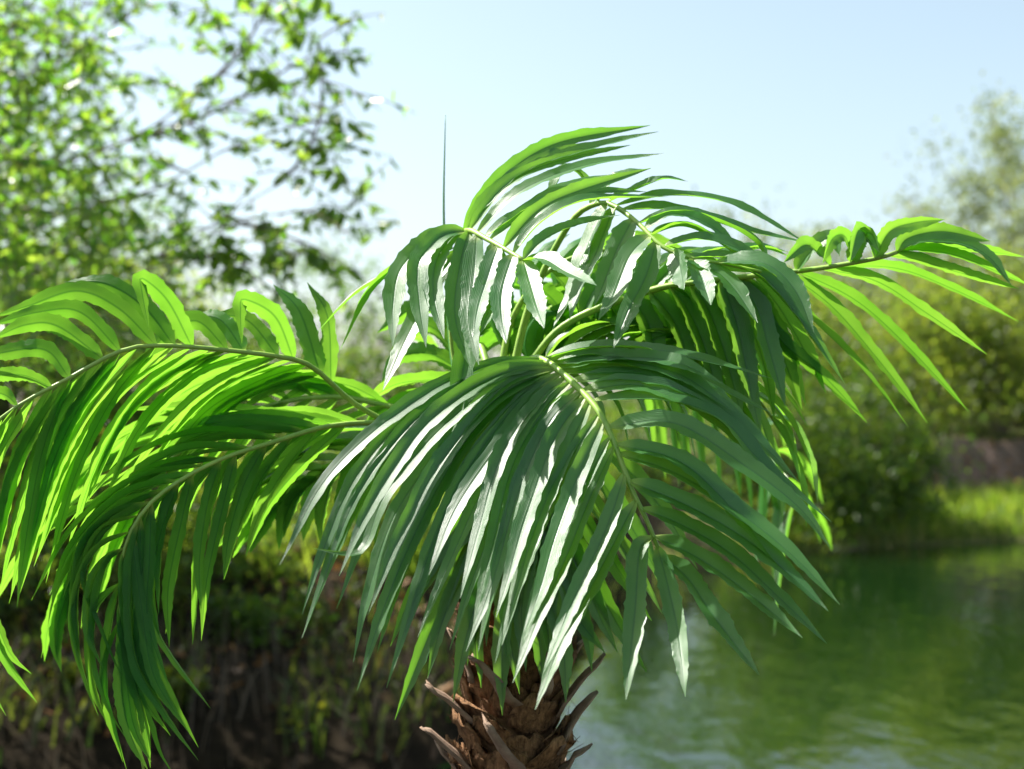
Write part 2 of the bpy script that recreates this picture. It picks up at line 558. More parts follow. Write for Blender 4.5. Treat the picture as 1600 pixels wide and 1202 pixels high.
# the big leafy tree on the left, its crown reaching out of the frame
def left_tree():
    TY = 7.0
    bx = P(-360, 600, TY).x
    root = thing('leafy_tree', 'large leafy tree on the left whose airy branches reach out against the sky', 'tree', (bx, TY, 0))
    # stands on the far left bank
    zg = -0.9
    tv, tf = tube(catmull([Vector((bx - 0.1, TY + 4.2, height(bx - 0.1, TY + 4.2) - 0.1)), Vector((bx, TY + 3.6, 1.0)), Vector((bx + 0.1, TY + 2.2, 2.2)), Vector((bx + 0.1, TY + 0.8, 3.2)), Vector((bx, TY + 0.3, 4.4))], 14),
                  [0.16 - 0.008 * i for i in range(15)], 10)
    root.location = (bx - 0.1, TY + 4.2, height(bx - 0.1, TY + 4.2))
    obj('trunk', tv, tf, M_BARK, root, True)
    # boughs: pixel course and distance
    boughs = [
        [(-60, 250, 7.4), (60, 260, 7.2), (200, 220, 7.0), (330, 130, 6.9), (430, 40, 6.8), (460, -40, 6.8)],
        [(-40, 330, 7.6), (90, 330, 7.3), (230, 300, 7.0), (340, 240, 6.8), (440, 200, 6.7), (530, 190, 6.6)],
        [(-40, 480, 7.8), (100, 460, 7.4), (250, 400, 7.0), (350, 340, 6.8), (430, 290, 6.7), (520, 250, 6.6)],
        [(-40, 500, 7.8), (150, 470, 7.2), (280, 390, 6.9), (380, 345, 6.7), (470, 330, 6.6), (545, 325, 6.5)],
        [(-60, 180, 7.4), (40, 120, 7.2), (150, 60, 7.1), (220, 0, 7.0), (250, -80, 7.0)],
        [(-60, 120, 7.6), (0, 60, 7.3), (60, -10, 7.2), (120, -90, 7.2)],
        [(200, 220, 7.0), (300, 190, 7.0), (400, 140, 6.9), (480, 90, 6.8), (540, 80, 6.7)],
        [(250, 400, 7.0), (330, 400, 6.9), (380, 410, 6.8), (395, 430, 6.8)],
        [(350, 340, 6.8), (420, 360, 6.7), (490, 385, 6.6), (520, 405, 6.6)],
        [(330, 130, 6.9), (390, 60, 6.9), (420, 0, 6.9), (440, -50, 6.9)],
        [(-40, 400, 8.2), (60, 400, 8.0), (160, 380, 7.8), (240, 340, 7.6)],
        [(-40, 520, 8.2), (80, 520, 7.9), (200, 500, 7.7), (290, 480, 7.6)],
        [(430, 290, 6.7), (470, 250, 6.6), (500, 180, 6.6), (500, 60, 6.6)],
    ]
    twigs = []
    for b in boughs:
        if b[0][0] < 0:
            b = [(-345, b[0][1] + 130, 7.3)] + b
        pts = catmull([P(*q) for q in b], 16)
        vs, fs = tube(pts, [0.011 * (1 - 0.82 * i / 16) for i in range(17)], 6)
        obj('branch', vs, fs, M_BARK, root, True)
        for i in range(3, 17):
            twigs.append((pts[i], (pts[i] - pts[i - 1]).normalized()))
    # twigs carry the leaves
    tw_v, tw_f = [], []
    lp, ld = [], []

    def sprig(p0, d0, L, nl):
        d0 = d0.normalized()
        p1 = p0 + d0 * L * 0.5 + Vector((0, 0, -0.03 * L))
        p2 = p0 + d0 * L + Vector((0, 0, -0.2 * L))
        c = catmull([p0, p1, p2], 5)
        tube(c, [0.005 - 0.0007 * i for i in range(6)], 4, tw_v, tw_f)
        for k in range(nl):
            s = rnd.uniform(0.15, 1.0)
            i = min(4, int(s * 5))
            q = c[i].lerp(c[i + 1], s * 5 - i)
            side = Vector((rnd.gauss(0, 1), rnd.gauss(0, 1), rnd.gauss(-0.35, 0.8)))
            lp.append(q)
            ld.append((d0 * 0.5 + side.normalized()))

    for (p, d) in twigs:
        for _ in range(1 if F * p.x / p.y > -450 else 2 if F * p.x / p.y > -600 else 3):
            dd = d * 0.5 + Vector((rnd.gauss(0, 1), rnd.gauss(0, 0.9), rnd.gauss(-0.1, 0.8)))
            sprig(p, dd, rnd.uniform(0.18, 0.5), rnd.randint(5, 10))
    # the dense body of the crown
    for _ in range(620):
        px = rnd.triangular(-420, 340, -20)
        py = rnd.uniform(-330, 520)
        if px > 120 and py < 90 and rnd.random() < 0.75:
            continue
        if px > 250 and (py > 330 or rnd.random() < 0.6):
            continue
        p = P(px, py, rnd.uniform(6.4, 9.6))
        sprig(p, Vector((rnd.gauss(0.3, 1), rnd.gauss(0, 1), rnd.gauss(0, 0.8))), rnd.uniform(0.25, 0.5), rnd.randint(11, 18))
    for _ in range(330):  # deeper sprigs added so the crown shades the left bank
        p = P(rnd.uniform(-430, 200), rnd.uniform(-120, 470), rnd.uniform(8.2, 11.2))
        sprig(p, Vector((rnd.gauss(0.2, 1), rnd.gauss(0, 1), rnd.gauss(0, 0.8))), rnd.uniform(0.3, 0.6), rnd.randint(9, 15))
    pos = np.array([tuple(v) for v in lp])
    d = np.array([tuple(v) for v in ld])
    L = 0.074 * nr.uniform(0.6, 1.25, len(pos))
    crown = leaf_cloud('crown', pos, d, L, L * 0.42, M_TREELEAF, root)
    crown['kind'] = 'stuff'
    # sprigs at the crown's edge whose single leaves stand out against the sky
    proto = leaf_cloud('leaf', np.array([[0, 0, 0.0]]), np.array([[0, 0, -1.0]]), np.array([0.10]), np.array([0.044]), M_TREELEAF)
    pm = proto.data
    bpy.data.objects.remove(proto)
    edge = [(540, 92, 6.7, 6), (500, 60, 6.7, 7), (555, 195, 6.6, 6), (530, 180, 6.6, 8), (520, 240, 6.6, 9), (545, 285, 6.5, 9), (535, 330, 6.5, 8), (500, 340, 6.6, 9),
            (385, 395, 6.8, 10), (370, 380, 6.8, 8), (440, 365, 6.7, 9), (490, 395, 6.6, 9), (520, 408, 6.6, 6), (430, 400, 6.7, 8), (500, 110, 6.7, 8), (460, 130, 6.8, 9),
            (620, 335, 8.4, 5), (590, 355, 8.4, 4), (595, 295, 8.4, 3), (400, 70, 6.9, 8), (440, 20, 6.9, 8), (385, 420, 6.8, 7), (520, 5, 6.6, 6), (470, 10, 6.7, 7), (560, 100, 6.6, 5), (565, 205, 6.6, 5), (540, 150, 6.7, 5), (500, 230, 6.6, 7), (480, 280, 6.6, 7), (550, 345, 6.5, 6), (525, 415, 6.6, 6),
            (440, 400, 6.7, 7), (360, 440, 6.9, 6), (540, 25, 6.6, 5), (480, 60, 6.6, 7), (420, 110, 6.8, 7), (628, 345, 7.6, 4), (600, 375, 7.6, 3), (350, 20, 7.0, 8), (400, 0, 7.0, 8)]
    tv, tf = tw_v, tw_f
    for (px, py, Y, n) in edge:
        c = P(px, py, Y)
        q = P(px - rnd.uniform(50, 90), py - rnd.uniform(-20, 30), Y + 0.1)
        cc = catmull([q, q.lerp(c, 0.5) + Vector((0, 0, 0.03)), c], 5)
        tube(cc, [0.004, 0.0036, 0.003, 0.0025, 0.002, 0.0015], 4, tv, tf)
        for k in range(n):
            o = bpy.data.objects.new('leaf', pm)
            C.objects.link(o)
            o.parent = root
            s = rnd.uniform(0.45, 1.0)
            i = min(4, int(s * 5))
            o.location = cc[i].lerp(cc[i + 1], s * 5 - i) - world_loc(root)
            o.rotation_euler = (rnd.gauss(0, 0.75), rnd.gauss(0, 0.75), rnd.uniform(0, 6.28))
            o.scale = (rnd.uniform(0.75, 1.3),) * 3
    kind(obj('twig', tv, tf, M_BARK, root), 'stuff')


left_tree()

G_FAR = 'shrubs along the far bank of the pond'
G_TREE = 'thin pale trees behind the far bank'
G_LEFT = 'shrubs on the left bank'
# (builder arguments: centre pixel, distance, half-width m, height m)
for px, Y, r, h, m, n, leaf, sp, cl, lab in [
    (1215, 19.8, 1.3, 2.7, M_SHRUB_B, 5200, 0.10, 0.0, 70, 'dark green bush nearest the palm on the far bank, low at the waterline'),
    (1340, 21.6, 1.4, 2.6, M_SHRUB_B, 6200, 0.10, 0.0, 90, 'deep green rounded bush in the middle of the far bank'),
    (1255, 25.5, 1.8, 2.9, M_SHRUB_A, 5600, 0.11, 0.1, 80, 'olive bush rising behind the dark bush nearest the palm'),
    (1440, 26.0, 1.6, 3.0, M_SHRUB_A, 6200, 0.11, 0.05, 80, 'olive bush overhanging the dark earth hollow'),
    (1560, 26.0, 1.8, 3.5, M_SHRUB_A, 7200, 0.11, 0.05, 90, 'yellow green dense bush at the right edge of the frame above the bare earth'),
    (1700, 25.4, 1.8, 3.4, M_SHRUB_A, 4200, 0.11, 0.05, 70, 'yellow green bush cut off by the right edge of the frame'),
    (1130, 23.0, 1.6, 3.0, M_SHRUB_B, 4200, 0.10, 0.0, 60, 'dark bush on the far bank half hidden behind the palm fronds'),
    (1500, 30.5, 2.6, 3.5, M_SHRUB_A, 7200, 0.13, 0.1, 80, 'broad olive thicket behind the pale twiggy trees on the right'),
    (1300, 31.5, 2.6, 3.2, M_SHRUB_A, 6200, 0.13, 0.1, 80, 'broad olive thicket behind the bushes in the middle of the far bank'),
    (1400, 21.8, 0.9, 1.5, M_SHRUB_B, 3000, 0.10, 0.0, 50, 'low green bush at the waterline left of the sunlit grass'),
    (1275, 20.6, 0.9, 1.4, M_SHRUB_B, 3000, 0.10, 0.0, 50, 'low dark green bush dipping to the waterline between the two bigger dark bushes'),
    (1010, 17.8, 1.2, 2.2, M_SHRUB_B, 2800, 0.09, 0.0, 50, 'low dark bush on the bank right behind the palm crown'),
]:
    c = P(px, 650, Y)
    shrub('shrub', lab, 'shrub', G_FAR, c.x, Y, r, h, m, n, leaf, 8, 0.1, sp, cl)
for px, Y, r, h, n, cl, lab in [
    (1205, 28.0, 1.3, 4.5, 900, 46, 'thin pale tree with a wispy top left of the other background trees'),
    (1290, 29.0, 1.5, 4.2, 1000, 46, 'pale sparse tree between the wispy tree and the middle tree'),
    (1395, 28.5, 1.4, 4.6, 1100, 46, 'pale twiggy tree in the middle of the far bank with sky between its stems'),
    (1470, 28.0, 1.4, 4.7, 1400, 50, 'pale twiggy tree just left of the tall tree at the right edge'),
    (1600, 27.5, 1.7, 6.6, 3400, 80, 'tallest pale green tree at the right edge of the frame'),
]:
    c = P(px, 650, Y)
    shrub('slender_tree', lab, 'tree', G_TREE, c.x, Y, r, h, M_SHRUB_C, n * 2, 0.12, 11, 1.2, 0.85, cl * 2)
for px, Y, r, h, m, n, leaf, cl, lab in [
    (-40, 12.6, 1.5, 2.6, M_SHRUB_A, 6200, 0.075, 80, 'sunlit yellow green shrub at the left edge under the leafy tree'),
    (190, 13.4, 1.4, 2.3, M_SHRUB_A, 6200, 0.075, 80, 'sunlit olive shrub behind the left palm frond'),
    (400, 13.8, 1.2, 1.7, M_SHRUB_B, 4600, 0.075, 70, 'low green shrub on the left bank between the frond tips'),
    (570, 14.6, 1.1, 1.7, M_SHRUB_B, 4200, 0.075, 60, 'green shrub just left of the palm trunk on the bank'),
    (760, 15.2, 1.2, 1.7, M_SHRUB_B, 3000, 0.08, 50, 'green shrub on the bank straight behind the palm trunk'),
    (-70, 9.3, 1.5, 3.2, M_SHRUB_B, 6500, 0.075, 90, 'tall leafy bush added at the left edge to shade the bank'),  # added to throw shade over the left bank
    (190, 9.7, 0.8, 1.9, M_SHRUB_B, 3600, 0.07, 60, 'mid sized leafy bush added behind the left fronds to shade the bank'),  # added too, its shadow reaches further along the bank
    (300, 11.4, 0.8, 0.75, M_SHRUB_A, 2600, 0.065, 40, 'low yellow green bush at the top edge of the dark left bank'),
    (60, 11.2, 0.9, 0.8, M_SHRUB_A, 2800, 0.065, 40, 'low yellow green bush on the left bank at the left edge of the frame'),
    (330, 9.9, 0.55, 0.5, M_SHRUB_B, 1300, 0.06, 30, 'small green bush on the brow of the dark left bank'),
    (110, 9.8, 0.6, 0.55, M_SHRUB_A, 1500, 0.06, 30, 'small yellow green bush on the brow of the left bank by the hanging frond'),
    (570, 10.2, 0.5, 0.55, M_SHRUB_B, 1300, 0.06, 30, 'small dark green bush on the brow of the bank beside the palm trunk'),
    (-20, 9.0, 0.5, 0.5, M_SHRUB_B, 1200, 0.06, 30, 'small dark green bush low on the bank at the very left edge'),
    (220, 9.4, 0.45, 0.45, M_SHRUB_A, 1200, 0.06, 26, 'small bright bush on the slope of the bank under the hanging left frond'),
    (430, 9.2, 0.4, 0.4, M_SHRUB_B, 1000, 0.06, 24, 'small green bush on the bare slope between the hanging frond and the front frond'),
    (480, 11.8, 0.7, 0.7, M_SHRUB_B, 2200, 0.065, 40, 'low dark green bush on the left bank beside the front frond tips'),
    (90, 19.5, 2.4, 4.2, M_SHRUB_B, 4600, 0.10, 80, 'tall dark shrub deep behind the leafy tree on the left'),
    (520, 24.0, 1.5, 3.0, M_SHRUB_B, 2200, 0.11, 50, 'distant dark bush in the gap between leafy tree and palm'),
]:
    c = P(px, 650, Y)
    shrub('shrub', lab, 'shrub', G_LEFT, c.x, Y, r, h, m, n, leaf, 8, 0.05, 0.0, cl)


# ------------------------------------------------------------------ ground cover
def blades(name, pts, h0, h1, wd, m, label, lean=0.35):
    vs, fs = [], []
    for (x, y) in pts:
        z = height(x, y) - 0.02
        a = rnd.uniform(0, 6.28)
        h = rnd.uniform(h0, h1)
        lx, ly = rnd.gauss(0, lean) * h, rnd.gauss(0, lean) * h
        dx, dy = math.cos(a) * wd, math.sin(a) * wd
        b = len(vs)
        vs += [(x - dx, y - dy, z), (x + dx, y + dy, z), (x + dx * .7 + lx * .35, y + dy * .7 + ly * .35, z + h * .6), (x - dx * .7 + lx * .35, y - dy * .7 + ly * .35, z + h * .6), (x + lx, y + ly, z + h)]
        fs += [(b, b + 1, b + 2, b + 3), (b + 3, b + 2, b + 4)]
    return kind(obj(name, vs, fs, m), 'stuff', label)


pts = []
for _ in range(7500):
    x = rnd.uniform(6.0, 13.5) if rnd.random() < 0.8 else rnd.uniform(3.0, 6.2)
    pts.append((x, shore(x) + rnd.uniform(0.25, 3.3)))
blades('grass', pts, 0.12, 0.34, 0.014, M_GRASS, 'bright green grass on the far bank')
pts = []
for _ in range(700):
    x = rnd.uniform(0.2, 13)
    pts.append((x, shore(x) + rnd.uniform(-0.1, 0.25)))
blades('reeds', pts, 0.15, 0.5, 0.012, M_REED, 'dry and green blades along the far waterline', 0.2)
pts = []
for _ in range(5200):
    x = rnd.uniform(-7, 1.6)
    pts.append((x, shore(x) + 2.6 + abs(rnd.gauss(0, 1.8))))
blades('undergrowth', pts, 0.10, 0.38, 0.012, M_GRASS, 'green undergrowth on top of the left bank', 0.5)

pts = []
for _ in range(420):
    x = rnd.uniform(-3.4, 0.2)
    pts.append((x, shore(x) + rnd.uniform(-0.15, 1.6)))
blades('dry_stalks', pts, 0.1, 0.45, 0.008, M_DRY, 'dry brown stalks on the dark lower left bank', 0.25)
pts = []
for _ in range(1500):
    x = rnd.uniform(-3.8, 0.3)
    c = 0.08 + noise.noise(Vector((x * 1.6, 2.0, 0)))
    if c > 0.0:
        pts.append((x, shore(x) + rnd.uniform(0.1, 2.4)))
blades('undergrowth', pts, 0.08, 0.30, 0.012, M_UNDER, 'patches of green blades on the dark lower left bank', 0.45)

# dead leaves on the left bank
pp, dd = [], []
for _ in range(1300):
    x = rnd.uniform(-6, 0.8)
    y = shore(x) + abs(rnd.gauss(2.3, 0.8))
    pp.append((x, y, height(x, y) + 0.015))
    dd.append((rnd.gauss(0, 1), rnd.gauss(0, 1), rnd.gauss(0.2, 0.35)))
L = nr.uniform(0.05, 0.14, len(pp))
kind(leaf_cloud('leaf_litter', np.array(pp), np.array(dd), L, L * 0.5, M_FALLEN), 'stuff', 'brown dead leaves on the left bank')
pp, dd = [], []
for _ in range(800):
    x = rnd.uniform(6.0, 13)
    y = shore(x) + 3.2 + abs(rnd.gauss(0.2, 0.35))
    pp.append((x, y, height(x, y) + 0.015))
    dd.append((rnd.gauss(0, 1), rnd.gauss(0, 1), rnd.gauss(0.2, 0.35)))
L = nr.uniform(0.05, 0.13, len(pp))
kind(leaf_cloud('leaf_litter', np.array(pp), np.array(dd), L, L * 0.5, M_FALLEN), 'stuff', 'dead leaves on the bare earth of the far bank')


def weed(label, px, py, Y, h, n, leaf, spread):
    c = P(px, py, Y)
    x, y, top = c.x, Y, c.z
    zb = max(height(x, y), -1.0) - 0.02
    root = thing('leafy_weed', label, 'plant', (x, y, zb), 'weeds at the foot of the left bank')
    vs, fs, lp, ld = [], [], [], []
    for i in range(7):
        a = rnd.uniform(0, 6.28)
        e = Vector((x + math.cos(a) * spread * rnd.uniform(.2, 1), y + math.sin(a) * spread * rnd.uniform(.2, 1), top - rnd.uniform(0, .5) * h))
        s = catmull([Vector((x + rnd.uniform(-.02, .02), y, zb)), Vector((x, y, zb)).lerp(e, .55) + Vector((0, 0, .08)), e], 8)
        tube(s, [.006 - .0005 * k for k in range(9)], 4, vs, fs)
        for k in range(n // 7):
            q = s[rnd.randint(3, 8)]
            lp.append(tuple(q + Vector((rnd.gauss(0, .015), rnd.gauss(0, .015), rnd.gauss(0, .015)))))
            ld.append((rnd.gauss(0, 1), rnd.gauss(0, 1), rnd.gauss(0, .5)))
    obj('stem', vs, fs, M_SHRUB_B, root)
    L = leaf * nr.uniform(.6, 1.2, len(lp))
    leaf_cloud('foliage', np.array(lp), np.array(ld), L, L * .5, M_WEED, root)


weed('bright yellow green weed right of the hanging left frond, low by the bank', 285, 1045, 8.0, 0.3, 130, 0.085, 0.20)
weed('yellow green weed left of the hanging left frond, low by the bank', 125, 1050, 8.1, 0.3, 100, 0.09, 0.18)
weed('yellow green weed sprig high on the left bank between the frond tips', 380, 875, 10.6, 0.25, 80, 0.07, 0.2)
weed('small weed in the shade just left of the palm trunk', 640, 1080, 8.3, 0.35, 80, 0.08, 0.16)
weed('small green weed at the bottom edge below the front frond', 480, 1120, 7.7, 0.3, 60, 0.075, 0.14)

# ------------------------------------------------------------------ the palm
PB = P(800, 1200, 2.47)
PALM = thing('palm_tree', 'artificial palm with long drooping green fronds and a short shaggy brown trunk', 'palm', (PB.x, 2.47, 0.0))
TX, TYY = PB.x, 2.47


def trunk():
    ztop = P(800, 760, 2.47).z
    rows, sides = 40, 26
    vs, fs = [], []
    for i in range(rows + 1):
        z = -0.03 + (ztop + 0.03) * i / rows
        r = 0.075 + 0.02 * math.sin(i * 0.35) * 0.3 - 0.02 * max(0, (i - 32) / 8)
        for k in range(sides):
            a = 2 * math.pi * k / sides
            rr = r + 0.012 * noise.noise(Vector((math.cos(a) * 3, math.sin(a) * 3, z * 14)))
            vs.append((TX + math.cos(a) * rr, TYY + math.sin(a) * rr, z))
    for i in range(rows):
        for k in range(sides):
            k2 = (k + 1) % sides
            fs.append((i * sides + k, i * sides + k2, (i + 1) * sides + k2, (i + 1) * sides + k))
    fs.append(tuple(rows * sides + k for k in range(sides)))
    tr = obj('trunk', vs, fs, M_FIBRE, PALM, True)
    # overlapping fibrous scales in a spiral, each a curved plate with a ragged upper edge
    z, a = 0.05, 0.0
    zmin = P(800, 1260, 2.4).z
    while z < ztop - 0.02:
        w = rnd.uniform(0.032, 0.058)
        hgt = rnd.uniform(0.045, 0.085)
        pv, pf = [], []
        nu, nv = 6, 5
        tilt = rnd.uniform(0.010, 0.042)
        tw = rnd.uniform(-0.25, 0.25)
        for j in range(nv + 1):
            t = j / nv
            half = w * (0.75 + 0.5 * math.sin(t * 2.6)) * (1 - 0.35 * t * t)
            for i in range(nu + 1):
                u = i / nu * 2 - 1
                ang = a + (u * half + tw * t * hgt) / 0.1
                rag = 0.015 * rnd.uniform(-1, 1) if j == nv else 0.003 * rnd.uniform(-1, 1)
                rad = 0.073 + tilt * t + 0.005 * (1 - u * u) + 0.004 * rnd.uniform(-1, 1)
                pv.append(Vector((TX + math.cos(ang) * rad, TYY + math.sin(ang) * rad, z + t * hgt - 0.018 * u * u * t + rag)))
        m_ = nu + 1
        for j in range(nv):
            for i in range(nu):
                pf.append((j * m_ + i, j * m_ + i + 1, (j + 1) * m_ + i + 1, (j + 1) * m_ + i))
        # a back face gives the plate its thickness
        off = len(pv)
        for v in list(pv):
            d = Vector((v.x - TX, v.y - TYY, 0)).normalized()
            pv.append(v - d * 0.005)
        pf += [tuple(off + q for q in reversed(f)) for f in pf[:nu * nv]]
        rim = [i for i in range(m_)] + [j * m_ + nu for j in range(1, nv + 1)] + [nv * m_ + i for i in reversed(range(nu))] + [j * m_ for j in reversed(range(1, nv))]
        for q in range(len(rim)):
            r1, r2 = rim[q], rim[(q + 1) % len(rim)]
            pf.append((r2, r1, off + r1, off + r2))
        if z > zmin - 0.25:
            obj('bark_scale', pv, pf, M_SCALE, tr, True)
        a += 2.39996
        z += 0.0058
    # loose fibres
    fv, ff = [], []
    for _ in range(900):
        zz = rnd.uniform(0.2, ztop + 0.02)
        aa = rnd.uniform(0, 6.28)
        p0 = Vector((TX + math.cos(aa) * 0.088, TYY + math.sin(aa) * 0.088, zz))
        out = Vector((math.cos(aa), math.sin(aa), 0))
        side = Vector((-math.sin(aa), math.cos(aa), 0)) * rnd.gauss(0, 0.03)
        p2 = p0 + out * rnd.uniform(0.0, 0.03) + side + Vector((0, 0, rnd.gauss(0.01, 0.03)))
        tube([p0, p0.lerp(p2, .5) + out * 0.006, p2], [.0008, .0007, .0004], 3, fv, ff)
    kind(obj('fibre', fv, ff, M_FIBRE, tr), 'stuff')

    # cut leaf stubs: tapering channelled pegs, pointing up and outwards
    def stub(p0, p1, w0, w1, up):
        d = (p1 - p0).normalized()
        s = d.cross(up).normalized()
        u = s.cross(d).normalized()
        pv, pf = [], []
        prof = [(-1, .1), (-.55, -.42), (0, -.55), (.55, -.42), (1, .1), (.5, .02), (0, -.12), (-.5, .02)]
        nseg = 6
        for i in range(nseg + 1):
            t = i / nseg
            c = p0.lerp(p1, t) + u * 0.004 * math.sin(t * 2.2) + Vector((rnd.gauss(0, .002), rnd.gauss(0, .002), rnd.gauss(0, .002)))
            w = w0 + (w1 - w0) * t
            for (x_, y_) in prof:
                pv.append(c + s * x_ * w + u * y_ * w * 0.8 + d * rnd.uniform(-.011, .008) * (1 if i == nseg else 0))
        k8 = len(prof)
        for i in range(nseg):
            for k in range(k8):
                k2 = (k + 1) % k8
                pf.append((i * k8 + k, i * k8 + k2, (i + 1) * k8 + k2, (i + 1) * k8 + k))
        pf.append(tuple(reversed(range(k8))))
        pf.append(tuple(nseg * k8 + k for k in range(k8)))
        obj('leaf_stub', pv, pf, M_STUB, tr, True)

    for (x0, y0, Y0, x1, y1, Y1, w) in [
        (748, 1128, 2.42, 668, 1074, 2.38, 15), (742, 1205, 2.42, 660, 1135, 2.38, 15), (800, 1090, 2.375, 735, 1025, 2.33, 22),
        (815, 1200, 2.37, 755, 1128, 2.33, 24), (868, 1110, 2.42, 945, 1028, 2.40, 13), (868, 1170, 2.42, 928, 1086, 2.41, 15),
        (860, 1215, 2.42, 922, 1170, 2.40, 12), (850, 1080, 2.38, 872, 1000, 2.36, 16), (740, 1060, 2.40, 700, 985, 2.38, 14),
        (800, 1285, 2.37, 830, 1215, 2.34, 22), (740, 1290, 2.42, 665, 1225, 2.4, 15), (865, 1290, 2.42, 930, 1230, 2.4, 15)]:
        stub(P(x0, y0, Y0), P(x1, y1, Y1), w * 0.00108 * 1.5, w * 0.00108 * 0.75, Vector((0, -0.2, 1)))
    for i in range(14):
        aa = i * 2.39996 + 0.4
        zz = 0.55 + i * 0.045
        if math.sin(aa) < -0.1 and zz > zmin - 0.05:
            continue
        o_ = Vector((math.cos(aa), math.sin(aa), 0))
        b_ = Vector((TX, TYY, zz)) + o_ * 0.074
        stub(b_, b_ + o_ * 0.055 + Vector((0, 0, 0.075)), 0.02, 0.011, Vector((-o_.x, -o_.y, 0.3)))


trunk()


class Frond:
    count = 0

    def __init__(self, course, r0, r1, hint, dy=-0.05, label=None):
        self.course = course
        self.hint = Vector(hint).normalized()
        self.dy = dy
        pts = [P(*q) for q in course]
        self.pts = catmull(pts, 40)
        vs, fs = tube(self.pts, [r0 + (r1 - r0) * (i / 40) ** 0.8 for i in range(41)], 8)
        self.o = obj('frond', vs, fs, M_RACHIS, PALM, True)
        if label:
            self.o['label'] = label
        # pixel track of the stem, to hang leaflets on it
        self.track = []
        for k in range(len(course) - 1):
            a, b = course[k], course[k + 1]
            for q in range(12):
                t = q / 12
                self.track.append(tuple(a[i] + (b[i] - a[i]) * t for i in range(3)))
        self.track.append(course[-1])

    def nearest(self, px, py):
        return min(self.pts, key=lambda v: (self.pix(v)[0] - px) ** 2 + (self.pix(v)[1] - py) ** 2)

    @staticmethod
    def pix(v):
        d = Vector(v) - Vector((0, 0, CAMZ))
        f = d.y * math.cos(PITCH) + d.z * math.sin(PITCH)
        u = -d.y * math.sin(PITCH) + d.z * math.cos(PITCH)
        return 800 + F * d.x / f, 601 - F * u / f

    def leaf(self, path, w=25, dy=None, hint=None, fold=None, roll=None, twist=None, sunny=None):
        """path: pixel course of one leaflet from stem to tip; its depth runs from the stem's by dy"""
        b = self.nearest(*path[0])
        dy = self.dy if dy is None else dy
        dy += rnd.uniform(-0.012, 0.012)
        n = len(path)
        acc = [0.0]
        for i in range(1, n):
            acc.append(acc[-1] + math.hypot(path[i][0] - path[i - 1][0], path[i][1] - path[i - 1][1]))
        p3 = [b] + [P(path[i][0], path[i][1], b.y + dy * (acc[i] / acc[-1]) ** 1.2) for i in range(1, n)]
        if sunny is not None:      # one half of the fold faces up between the sun and the front
            T = (p3[-1] - p3[1]).normalized()
            H = (sd + Vector((0, -1, 0))).normalized()
            H = (H - T * H.dot(T)).normalized()
            a = sunny + rnd.gauss(0, 0.12)
            hint = H * math.cos(a) - T.cross(H) * math.sin(a)
            roll, twist = 0.0, rnd.gauss(0, 0.08)
        self.blade(p3, w * b.y / F, hint, fold, roll, twist)

    def blade(self, p3, width, hint=None, fold=None, roll=None, twist=None):
        seg = 36
        c = catmull(p3, seg)
        hint = self.hint if hint is None else Vector(hint).normalized()
        fold = rnd.uniform(0.50, 0.85) if fold is None else fold
        roll = rnd.gauss(0, 0.16) if roll is None else roll
        twist = rnd.gauss(0, 0.18) if twist is None else twist
        half = width * 0.5 * rnd.uniform(0.92, 1.08)
        nrm = None
        vs, fs, uv = [], [], []
        ph = rnd.uniform(0, 9)
        for i in range(seg + 1):
            s = i / seg
            t = (c[min(seg, i + 1)] - c[max(0, i - 1)]).normalized()
            nrm = hint.copy() if nrm is None else nrm
            nrm = nrm - t * nrm.dot(t)
            if nrm.length < 1e-4:
                nrm = t.orthogonal()
            nrm.normalize()
            q = Matrix.Rotation(roll + twist * s, 3, t)
            N = q @ nrm
            B = t.cross(N).normalized()
            if s < 0.05:
                p = 0.16 + 0.5 * (s / 0.05)
            elif s < 0.18:
                p = 0.66 + 0.34 * math.sin((s - 0.05) / 0.13 * math.pi / 2)
            elif s < 0.5:
                p = 1.0
            else:
                p = max(0.03, 1 - ((s - 0.5) / 0.5) ** 1.9)
            wob = 1 + 0.05 * math.sin(ph + s * 17)
            hw = half * p * wob
            tooth = [(1.0 + (rnd.uniform(0.07, 0.20) if rnd.random() < 0.4 else rnd.uniform(-0.03, 0.01))) if 0.08 < s < 0.97 else 1.0 for _ in (0, 1)]
            wav = 0.07 * math.sin(ph * 2 + s * 13) + 0.04 * math.sin(ph + s * 31)
            k = fold * (1 - 0.45 * s)
            for u, tt in ((-1, tooth[0]), (-0.55, 1), (-0.06, 1), (0.06, 1), (0.55, 1), (1, tooth[1])):
                lift = k * abs(u) + wav * u * abs(u)
                vs.append(c[i] + B * (u * hw * tt) + N * (lift * hw))
                uv.append((0.5 + u * 0.5, s))
        for i in range(seg):
            for j in range(5):
                a = i * 6 + j
                fs.append((a, a + 1, a + 7, a + 6))
        o = obj('leaflet', vs, fs, M_LEAF, None, True, uv)
        attach(o, self.o)
        Frond.count += 1
        return o

    def between(self, keys, n, w=25, jit=7, **kw):
        """leaflets whose courses run through the given key courses in order"""
        for i in range(n):
            f = i / (n - 1) * (len(keys) - 1)
            a = min(len(keys) - 2, int(f))
            t = f - a
            j1, j2 = rnd.gauss(0, jit), rnd.gauss(0, jit)
            m = len(keys[a])
            path = [(keys[a][q][0] * (1 - t) + keys[a + 1][q][0] * t + j1 * q / (m - 1), keys[a][q][1] * (1 - t) + keys[a + 1][q][1] * t + j2 * q / (m - 1)) for q in range(m)]
            self.leaf(path, w, **kw)

